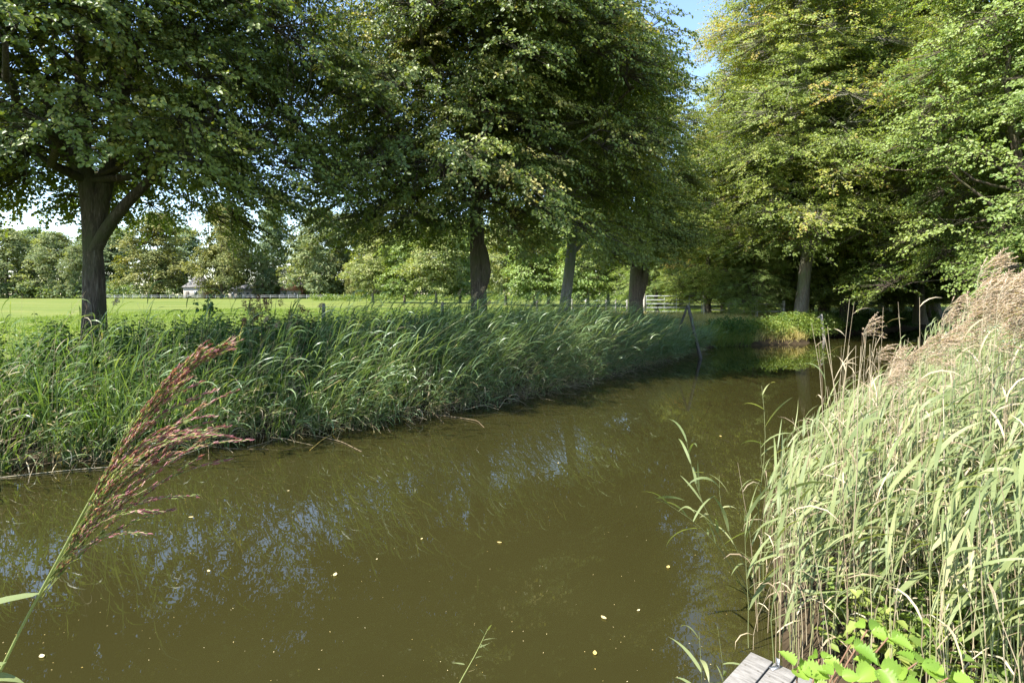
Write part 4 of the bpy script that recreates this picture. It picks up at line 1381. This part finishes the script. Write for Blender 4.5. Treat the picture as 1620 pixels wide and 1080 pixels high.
def jetty():
    c = onwater(1188, 1030, .45)
    root = empty('jetty', (c[0], c[1], .45))
    tag(root, 'corner of a weathered grey plank jetty', 'jetty')
    ang = R(225)   # planks run this way from the water end
    du = np.array([math.cos(ang), math.sin(ang)])
    dv = np.array([du[1] * -1, du[0]])
    dv = -dv if dv[0] < 0 else dv
    rng = np.random.default_rng(2)
    for i in range(11):
        L = 2.6 + rng.uniform(-.02, .02)
        w = .105
        ce = du * L / 2 + dv * (i * .112 + w / 2) + du * rng.uniform(0, .008)
        V, Fc = box(0, 0, 0, w, L, .028, 0, .003)
        me = make_mesh('plank', [(V + np.array([i * 3.0, 0, 0]) * 0, Fc, 'wood_grey', None)])
        o = obj('plank', me, root, (ce[0], ce[1], -.014 + rng.uniform(-.001, .001)))
        o.rotation_euler = (0, 0, math.atan2(du[1], du[0]) - math.pi / 2)
        nl_ = []
        for xx in (-.03, .03):
            for yy in (-L / 2 + .12, L / 2 - .2):
                nl_.append((*tubes(np.array([[[xx, yy, .012], [xx, yy, .015], [xx, yy, .0155]]]), np.array([[.004, .004, .003]]), 8, True), 'wood_dark', None))
        obj('nails', make_mesh('nails', nl_), o)
    for k, d in enumerate((.12, 1.2, 2.4)):
        ce = du * d + dv * .62
        V, Fc = box(0, 0, 0, 1.2, .07, .10)
        o = obj('joist', make_mesh('joist', [(V, Fc, 'wood_dark', None)]), root, (ce[0], ce[1], -.082))
        o.rotation_euler = (0, 0, math.atan2(dv[1], dv[0]))
    for (a, b) in ((.15, .1), (.15, 1.1), (2.3, .1), (2.3, 1.1)):
        ce = du * a + dv * b
        V, Fc = tubes(np.array([[[0, 0, -1.4], [0, 0, -.14]]]), np.array([[.05, .05]]), 12, True)
        obj('post', make_mesh('post', [(V, Fc, 'wood_dark', None)], False), root, (ce[0] , ce[1], 0))
    # small bent steel bracket screwed on the second plank
    p1 = onwater(1226, 1053, .46)
    V1, F1 = box(0, 0, .002, .05, .022, .003, R(20))
    V2, F2 = box(.016, .006, .02, .003, .022, .04, R(20))
    obj('bracket', make_mesh('bracket', [(V1, F1, 'steel', None), (V2, F2, 'steel', None)]), root, (p1[0] - c[0], p1[1] - c[1], .001))


jetty()

# ------------------------------------------------------------------ floating leaves and sticks
FL = 'fallen leaves floating on the water'
fl = [(530, 909, .055, .7, 'pale oval leaf floating in the middle of the brown water'),
      (790, 858, .045, .2, 'orange leaf floating farther out, right of the middle'),
      (667, 852, .03, .6, 'tiny bent leaf floating left of the orange one'),
      (596, 884, .02, 1., 'white speck of a leaf above the pale oval leaf'),
      (955, 977, .05, .5, 'curled leaf with its stalk floating near the willow shoot'),
      (941, 1033, .045, .1, 'small orange leaf nearest the willow shoot'),
      (1057, 897, .05, .1, 'orange leaf floating close to the leaning reeds'),
      (1010, 965, .03, .8, 'thin pale leaf sliver right of the curled leaf'),
      (66, 1038, .05, .9, 'whitish torn leaf floating under the big panicle'),
      (330, 903, .04, .7, 'pale leaf floating right of the big panicle'),
      (302, 818, .05, .6, 'pale leaf in the sky reflection beside the panicle'),
      (456, 776, .03, .9, 'white bit of leaf in the sky reflection near the bank'),
      (883, 732, .03, .9, 'white bit of leaf floating far out in the middle'),
      (1140, 690, .06, .2, 'orange leaf floating by the dark reflection of the wood')]
rng = np.random.default_rng(12)
for (u, v, L, ti, lab) in fl:
    p = onwater(u, v, .004)
    a = rng.uniform(0, 6.28)
    d = np.array([math.cos(a), math.sin(a), 0])
    s = np.array([-d[1], d[0], 0])
    n = 8
    tt = np.linspace(0, 1, n)
    wd = np.sin(tt * math.pi) ** .8 * .26 * L + .0005
    mid = d * ((tt - .5) * L)[:, None] + np.array([0, 0, 1]) * ((tt - .5) ** 2 * L * .5)[:, None]
    cu = np.array([0, 0, 1]) * (wd * .35)[:, None]
    V = np.stack([mid - s * wd[:, None] + cu, mid, mid + s * wd[:, None] + cu], 1).reshape(-1, 3)
    i = np.arange(n - 1)[:, None] * 3
    j = np.arange(2)[None]
    Fc = np.stack([i + j, i + j + 1, i + j + 4, i + j + 3], -1).reshape(-1, 4)
    o = obj('floating_leaf', make_mesh('floating_leaf', [(V, Fc, 'dead_leaf', ti)], True), None, tuple(p))
    tag(o, lab, 'leaf', FL)
n = 240
uu = rng.uniform(0, 1250, n)
vv = 640 + 440 * rng.uniform(0, 1, n) ** .7
Y = CAMH * F / (vv - HZ)
P = np.stack([(uu - 810) / F * Y, Y, np.full(n, .003)], 1)
P = P[sdist(P[:, 0], P[:, 1]) < -.3]
n = len(P)
dd = rng.normal(0, 1, (n, 3)) * [1, 1, 0]
V, Fc = leaves(P, dd, np.tile([0, 0, 1.], (n, 1)), .008 * rng.uniform(.4, 1.5, n), .25, .02, False)
o = obj('floating_specks', make_mesh('floating_specks', [(V, Fc, 'dead_leaf', rng.uniform(0, 1, n))]))
tag(o, 'tiny pale specks drifting on the water surface', 'specks', kind='stuff')

ST = 'sticks and stalks lying on the water by the left bank'


def stick(label, pts, r=.006, mat='straw', ti=.4):
    A = np.array(pts, float)
    base = A[0].copy()
    A -= base
    t = np.linspace(0, 1, 16)
    tk = np.linspace(0, 1, len(A))
    P = np.stack([np.interp(t, tk, A[:, k]) for k in range(3)], 1)
    P[1:-1] = (P[:-2] + 2 * P[1:-1] + P[2:]) / 4
    o = obj('floating_stick', make_mesh('floating_stick', [(*tubes(P[None], np.linspace(r, r * .5, 16)[None], 6), mat, ti)], True), None, tuple(base))
    tag(o, label, 'stick', ST)


stick('long straw stalk lying on the water along the left margin', [onwater(-20, 757, .01), onwater(120, 742, .012), onwater(250, 733, .02), onwater(370, 690, .16)], .005, 'straw', .8)
stick('orange brown stick lying off the bank under the middle reeds', [onwater(468, 684, .01), onwater(505, 690, .02), onwater(540, 698, .012), onwater(572, 714, .005)], .008, 'straw', .15)
stick('short orange stick crossing the one under the middle reeds', [onwater(490, 712, .005), onwater(510, 695, .03), onwater(530, 684, .06)], .006, 'dead_leaf', .0)
stick('curved red brown stalk on the water right of the middle', [onwater(690, 656, .02), onwater(725, 660, .01), onwater(755, 665, .02), onwater(766, 676, .005)], .008, 'straw', .1)
stick('bent reed stalk bowing into the water below the lit reeds', [onwater(735, 648, .05), onwater(765, 640, .10), onwater(790, 648, .02)], .006, 'straw', .5)
stick('arched stalk touching the water at the lit reeds', [onwater(790, 645, .05), onwater(800, 630, .16), onwater(820, 632, .12), onwater(832, 640, .0)], .006, 'straw', .4)

# ------------------------------------------------------------------ gate, fences, stakes


def cyl_between(a, b, r, sides=8):
    a = np.array(a, float)
    b = np.array(b, float)
    P = np.stack([a, (a + b) / 2, b])
    return tubes(P[None], np.full((1, 3), r), sides, True)


def gate():
    Y = 34.0
    a = at(1022, 0, Y)[0]
    b = at(1110, 0, Y)[0]
    z0, z1 = .93, 2.08
    root = empty('field_gate', (a, Y, .8))
    tag(root, 'long galvanised tube gate closed across the pasture entrance', 'gate')
    W = b - a
    fr = [cyl_between((0, 0, z0 - .8), (0, 0, z1 - .8), .025), cyl_between((W, 0, z0 - .8), (W, 0, z1 - .8), .025),
          cyl_between((0, 0, z1 - .8), (W, 0, z1 - .8), .025), cyl_between((0, 0, z0 - .8), (W, 0, z0 - .8), .022)]
    obj('frame', make_mesh('frame', [(*f, 'galvanised', None) for f in fr], True), root)
    for k in range(1, 5):
        z = z0 - .8 + (z1 - z0) * k / 5 * (1.0)
        obj('rail', make_mesh('rail', [(*cyl_between((.02, 0, z), (W - .02, 0, z), .018), 'galvanised', None)], True), root)
    for f in (.33, .55, .78):
        obj('upright', make_mesh('upright', [(*cyl_between((W * f, .03, z0 - .8), (W * f, .03, z1 - .8), .014), 'galvanised', None)], True), root)
    GP = 'pale posts carrying the field gate'
    for x, lab in ((a - .12, 'pale wooden post at the hinge side of the gate, beside the stout trunk'), (b + .14, 'pale wooden post at the latch side of the gate')):
        o = obj('gate_post', make_mesh('gate_post', [(*tubes(np.array([[[0, 0, -.4], [0, 0, .7], [0, 0, 1.36], [0, 0, 1.42]]]), np.array([[.085, .085, .082, .06]]), 12, True), 'wood_pale', None)]), None, (x, Y, .8))
        tag(o, lab, 'post', GP)


gate()


def fence(name, label, pts, ph, pr, mat, rails, rr, railmat, group=None, z=.8, lean=None, sides=8):
    base = np.array([pts[0][0], pts[0][1], z])
    root = empty(name, tuple(base))
    tag(root, label, 'fence', group)
    me = make_mesh('post', [(*tubes(np.array([[[0, 0, -.3], [0, 0, ph * .5], [0, 0, ph - .03], [0, 0, ph]]]), np.array([[pr, pr, pr, pr * .75]]), sides, True), mat, None)])
    for (x, y) in pts:
        obj('post', me, root, (x - base[0], y - base[1], 0))
    for rz in rails:
        V = []
        for (x0, y0), (x1, y1) in zip(pts[:-1], pts[1:]):
            V.append(cyl_between((x0 - base[0], y0 - base[1] - pr, rz), (x1 - base[0], y1 - base[1] - pr, rz), rr, 6))
        obj('rail', make_mesh('rail', [(*v, railmat, None) for v in V]), root)


# rail fence right of the gate, wire fence left of it
fence('rail_fence', 'weathered wooden rail fence right of the gate under the trees', [(at(u, 0, Y)[0], Y) for (u, Y) in ((1114, 34.3), (1153, 33), (1197, 31.2), (1240, 31.0))], 1.05, .07, 'wood_pale', (.85, .45), .04, 'wood_pale')
fence('wire_fence', 'wire fence on thin posts left of the gate', [(at(u, 0, Y)[0], Y) for (u, Y) in ((905, 40), (927, 38), (959, 37), (974, 36), (992, 35), (1017, 34.2))], 1.05, .055, 'wood_grey', (.95, .6, .3), .006, 'steel')
fence('wire_fence', 'wire fence on grey posts along the top of the reedy bank', [(at(u, 0, Y)[0], Y) for (u, Y) in ((512, 15.2), (700, 18.2), (850, 23))], 1.2, .045, 'wood_grey', (1.1, .7, .4), .003, 'steel', z=.75)
Yf = 165
fence('white_fence', 'long low white rail fence across the far side of the pasture', [(x, Yf + (x + 60) * .03) for x in np.arange(-122, -44, 2.6)], 1.15, .06, 'white_paint', (1.0, .6), .035, 'white_paint', sides=6)
# second enclosure rails seen through the gate
fence('rail_fence', 'grey rails of the next paddock seen through the gate', [(at(u, 0, Y)[0], Y) for (u, Y) in ((1020, 52), (1045, 52), (1068, 52), (1090, 52))], 1.1, .06, 'wood_grey', (1.0, .6), .04, 'wood_grey')


def stake(label, a, b, r, mat='wood_dark', name='mooring_stake'):
    a = np.array(a, float)
    b = np.array(b, float)
    t = np.linspace(0, 1, 6)[:, None]
    P = (b - a) * t
    P[1:-1] += np.random.default_rng(3).normal(0, r * .05, (4, 3))
    o = obj(name, make_mesh(name, [(*tubes(P[None], np.linspace(r * 1.1, r * .85, 6)[None], 10, True), mat, None)]), None, tuple(a))
    tag(o, label, 'stake', 'old wooden stakes at the water')


ws = onwater(1112, 566)
stake('dark leaning stake rising out of the water at the end of the reeds', (ws[0], ws[1] - .1, -.5), at(1088, 482, 19.6), .06)
stake('thin dark stake propped against the leaning one', (at(1068, 520, 20.2)[0], 20.2, .5), at(1087, 484, 19.7), .045)
w2 = onwater(1306, 537)
stake('pale pole standing in the water by the far bush', (w2[0], w2[1], -.5), at(1299, 497, w2[1]), .065, 'wood_grey')
stake('thin rail slanting from the top of the pale pole', at(1299, 500, w2[1] + .1), at(1272, 517, w2[1] + 1.2), .035, 'wood_grey')

# ------------------------------------------------------------------ bushes and grasses on the far bank
FB = 'bushes on the far bank at the bend'
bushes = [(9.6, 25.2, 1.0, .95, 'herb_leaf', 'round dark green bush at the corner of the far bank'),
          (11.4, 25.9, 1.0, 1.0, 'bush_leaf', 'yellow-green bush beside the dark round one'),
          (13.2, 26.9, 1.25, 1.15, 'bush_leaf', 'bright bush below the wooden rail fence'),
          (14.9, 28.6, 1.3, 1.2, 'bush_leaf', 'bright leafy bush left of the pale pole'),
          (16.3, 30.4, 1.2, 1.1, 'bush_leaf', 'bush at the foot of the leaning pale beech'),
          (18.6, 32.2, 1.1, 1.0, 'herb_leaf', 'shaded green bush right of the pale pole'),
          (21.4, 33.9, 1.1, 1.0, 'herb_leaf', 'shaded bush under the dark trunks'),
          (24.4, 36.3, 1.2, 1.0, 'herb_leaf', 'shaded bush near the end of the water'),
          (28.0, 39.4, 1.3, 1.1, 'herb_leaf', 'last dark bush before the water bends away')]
for i, (x, y, rr, hh, mat, lab) in enumerate(bushes):
    rng = np.random.default_rng(600 + i)
    n = 80
    o_ = unit(rng.normal(0, 1, (n, 3))) * (rng.uniform(.3, 1, (n, 1)) ** .5) * np.array([rr * 1.2, rr * .9, hh * .75])
    o_[:, 2] = np.abs(o_[:, 2])
    root = empty('bush', (x, y, .35))
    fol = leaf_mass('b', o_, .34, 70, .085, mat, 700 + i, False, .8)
    obj('foliage', make_mesh('foliage', fol), root)
    tw = np.stack([np.zeros((n, 3)), o_ * .5 + [0, 0, .05], o_], 1)
    obj('stems', make_mesh('stems', [(*tubes(tw, np.tile([[.014, .009, .004]], (n, 1)), 4), 'brown_bark', None)]), root)
    tag(root, lab, 'bush', FB)


def grass(name, label, X, Y, hmin, hmax, mat, seed, nb=5, wd=(.006, .012), cat='grass'):
    rng = np.random.default_rng(seed)
    X = np.repeat(X, nb) + rng.normal(0, .05, len(X) * nb)
    Y = np.repeat(Y, nb) + rng.normal(0, .05, len(Y) * nb)
    Z = ground_z(X, Y) - .02
    n = len(X)
    az = rng.uniform(0, 6.28, n)
    Hd = unit(np.stack([np.cos(az) + .5, np.sin(az), 0 * az], 1))
    V, Fc = blade_set(rng, np.stack([X, Y, Z], 1), Hd, rng.uniform(hmin, hmax, n), rng.uniform(*wd, n), np.clip(rng.normal(1.3, .2, n), .6, 1.57), np.abs(rng.normal(.5, .5, n)), 3)
    o = obj(name, make_mesh(name, [(V, Fc, mat, np.repeat(rng.uniform(0, 1, n), 3))]))
    tag(o, label, cat, kind='stuff')


rng = np.random.default_rng(800)
n = 14000
X = rng.uniform(4, 16, n)
Yy = rng.uniform(22.8, 33, n)
d = sdist(X, Yy)
k = (d > .1) & (Yy > 22.5)
grass('dry_grass', 'yellow dry grass on the bank before the gate', X[k], Yy[k], .15, .55, 'dry_grass', 801, 3, (.012, .02))
n = 5000
X = rng.uniform(8, 14, n)
Yy = rng.uniform(23.5, 27, n)
d = sdist(X, Yy)
k = (d > -.1) & (d < .9) & (X < 10.2)
grass('bank_grass', 'long green grass tuft hanging over the far bank corner', X[k], Yy[k], .35, .8, 'bush_leaf', 802, 5, (.010, .018))
n = 26000
X = rng.uniform(-28, 16, n)
Yy = 9 + 44 * rng.uniform(0, 1, n) ** 1.3
d = sdist(X, Yy)
k = (d > 2.6) & (Yy > 12 + X * .8)
grass('field_grass', 'bright pasture grass behind the bank vegetation', X[k], Yy[k], .10, .28, 'field_grass', 803, 4, (.012, .022))

# dried dock flower stalks on the left bank
DK = 'dark dried flower stalks above the left bank'
for i, (u, v, Y, lab) in enumerate(((330, 472, 10.2, 'leafy dark stalk top in front of the brick house'), (395, 476, 10.4, 'dried brown flower head left of the bright field gap'),
                                    (412, 470, 10.5, 'tallest dried brown flower head before the pasture'), (470, 480, 10.8, 'thin dried flower stalk before the red roofed barn'))):
    rng = np.random.default_rng(40 + i)
    p = at(u, v, Y)
    z0 = float(ground_z(np.array([p[0]]), np.array([Y]))[0])
    H = p[2] - z0
    root = empty('dried_stalk', (p[0], Y, z0))
    nb = 14
    f = rng.uniform(.55, 1, nb)
    tips = np.stack([rng.normal(0, .16, nb), rng.normal(0, .12, nb), H * f + rng.uniform(.0, .12, nb)], 1)
    foot = np.stack([0 * f, 0 * f, H * f - .15], 1)
    st = np.stack([foot, (foot + tips) / 2, tips], 1)
    me = [(*tubes(np.array([[[0, 0, 0], [.02, 0, H * .5], [0, 0, H]]]), np.array([[.006, .005, .003]]), 5), 'dry_flower', .5), (*tubes(st, np.full((nb, 3), .0022), 3), 'dry_flower', .5)]
    obj('stem', make_mesh('stem', me), root)
    pts = np.concatenate([tips, tips - [0, 0, .06]])
    obj('blossoms' if i else 'leaves', make_mesh('heads', leaf_mass('x', pts, .035, 26 if i else 4, .03 if i else .08, 'dry_flower' if i else 'herb_leaf', 50 + i)), root)
    tag(root, lab, 'plant', DK)

# ------------------------------------------------------------------ buildings


def house_small():
    Y = 172.0
    x0, x1 = at(290, 0, Y)[0], at(322, 0, Y)[0]
    w = x1 - x0
    dep = 6.5
    root = empty('brick_house', ((x0 + x1) / 2, Y, .8))
    tag(root, 'small brick house with a steep hipped grey roof and white window', 'house')
    V, Fc = box(0, dep / 2, 1.6, w, dep, 3.6)
    obj('wall', make_mesh('wall', [(V, Fc, 'brick', None)]), root)
    e = .35
    zb, zt = 3.35, 7.6
    lo = [(-w / 2 - e, -e), (w / 2 + e, -e), (w / 2 + e, dep + e), (-w / 2 - e, dep + e)]
    hi = [(-.5, dep / 2 - .3), (.5, dep / 2 - .3), (.5, dep / 2 + .3), (-.5, dep / 2 + .3)]
    md = [((a[0] * .52 + b[0] * .48), (a[1] * .52 + b[1] * .48)) for a, b in zip(lo, hi)]
    V = np.array([(*p, zb) for p in lo] + [(*p, zb + .18) for p in lo] + [(*p, zb + 1.7) for p in md] + [(*p, zt) for p in hi])
    Fc = [(0, 3, 2, 1), (12, 13, 14, 15)]
    for k in (0, 4, 8):
        for i in range(4):
            j = (i + 1) % 4
            Fc.append((k + i, k + j, k + 4 + j, k + 4 + i))
    rf = obj('roof', make_mesh('roof', [(V, Fc, 'thatch', None)]), root)
    V, Fc = box(-.2, dep / 2, 8.0, .55, .55, 1.2)
    obj('chimney', make_mesh('chimney', [(V, Fc, 'brick', None)]), rf)
    V, Fc = box(-w * .28, 1.4, 5.0, .5, .8, .9)
    obj('dormer', make_mesh('dormer', [(V, Fc, 'white_paint', None)]), rf)
    for x in (w * .12,):
        V, Fc = box(x, -.04, 1.7, 1.1, .09, 1.5)
        f = obj('window', make_mesh('window', [(V, Fc, 'white_paint', None)]), root)
        V, Fc = box(x, -.09, 1.7, .9, .03, 1.3)
        obj('pane', make_mesh('pane', [(V, Fc, 'glass', None)]), f)
    V, Fc = box(-w * .30, -.04, 1.1, 1.0, .09, 2.1)
    obj('door', make_mesh('door', [(V, Fc, 'wood_dark', None)]), root)


house_small()


def barn(name, label, u0, u1, Y, wall_h, ridge, roofmat, side, seed, nwin=3, gable=False):
    x0, x1 = at(u0, 0, Y)[0], at(u1, 0, Y)[0]
    w = x1 - x0
    dep = 7
    root = empty(name, ((x0 + x1) / 2, Y, .8))
    tag(root, label, 'house')
    V, Fc = box(0, dep / 2, wall_h / 2, w, dep, wall_h)
    obj('wall', make_mesh('wall', [(V, Fc, side, None)]), root)
    e = .4
    if gable:
        V = np.array([(-w / 2 - e, -e, wall_h), (w / 2 + e, -e, wall_h), (w / 2 + e, dep + e, wall_h), (-w / 2 - e, dep + e, wall_h), (0, -e, ridge), (0, -e, ridge), (0, dep + e, ridge), (0, dep + e, ridge)])
        V[4, 0] -= .05; V[5, 0] += .05; V[6, 0] += .05; V[7, 0] -= .05
    else:
        V = np.array([(-w / 2 - e, -e, wall_h), (w / 2 + e, -e, wall_h), (w / 2 + e, dep + e, wall_h), (-w / 2 - e, dep + e, wall_h),
                      (-w / 2 + 1.2, dep / 2 - .05, ridge), (w / 2 - 1.2, dep / 2 - .05, ridge), (w / 2 - 1.2, dep / 2 + .05, ridge), (-w / 2 + 1.2, dep / 2 + .05, ridge)])
    Fc = [(0, 3, 2, 1), (4, 5, 6, 7), (0, 1, 5, 4), (1, 2, 6, 5), (2, 3, 7, 6), (3, 0, 4, 7)]
    obj('roof', make_mesh('roof', [(V, Fc, roofmat, None)]), root)
    for i in range(nwin):
        x = -w / 2 + w * (i + .5) / nwin
        V, Fc = box(x, -.04, wall_h * .5, .9, .09, 1.2)
        f = obj('window', make_mesh('window', [(V, Fc, 'white_paint', None)]), root)
        V, Fc = box(x, -.09, wall_h * .5, .7, .03, 1.0)
        obj('pane', make_mesh('pane', [(V, Fc, 'glass', None)]), f)


barn('brick_barn', 'low brick barn with grey roof between the far trees', 362, 410, 176, 2.6, 4.4, 'grey_roof', 'brick', 1, 4)
barn('brick_barn', 'farmhouse with red tiled gable roof between the far trees', 443, 476, 178, 2.5, 5.6, 'red_tile', 'brick', 2, 2, True)
barn('brick_barn', 'farmhouse wing with red roof, left of the gabled one', 426, 441, 182, 2.4, 4.6, 'red_tile', 'brick', 3, 1)
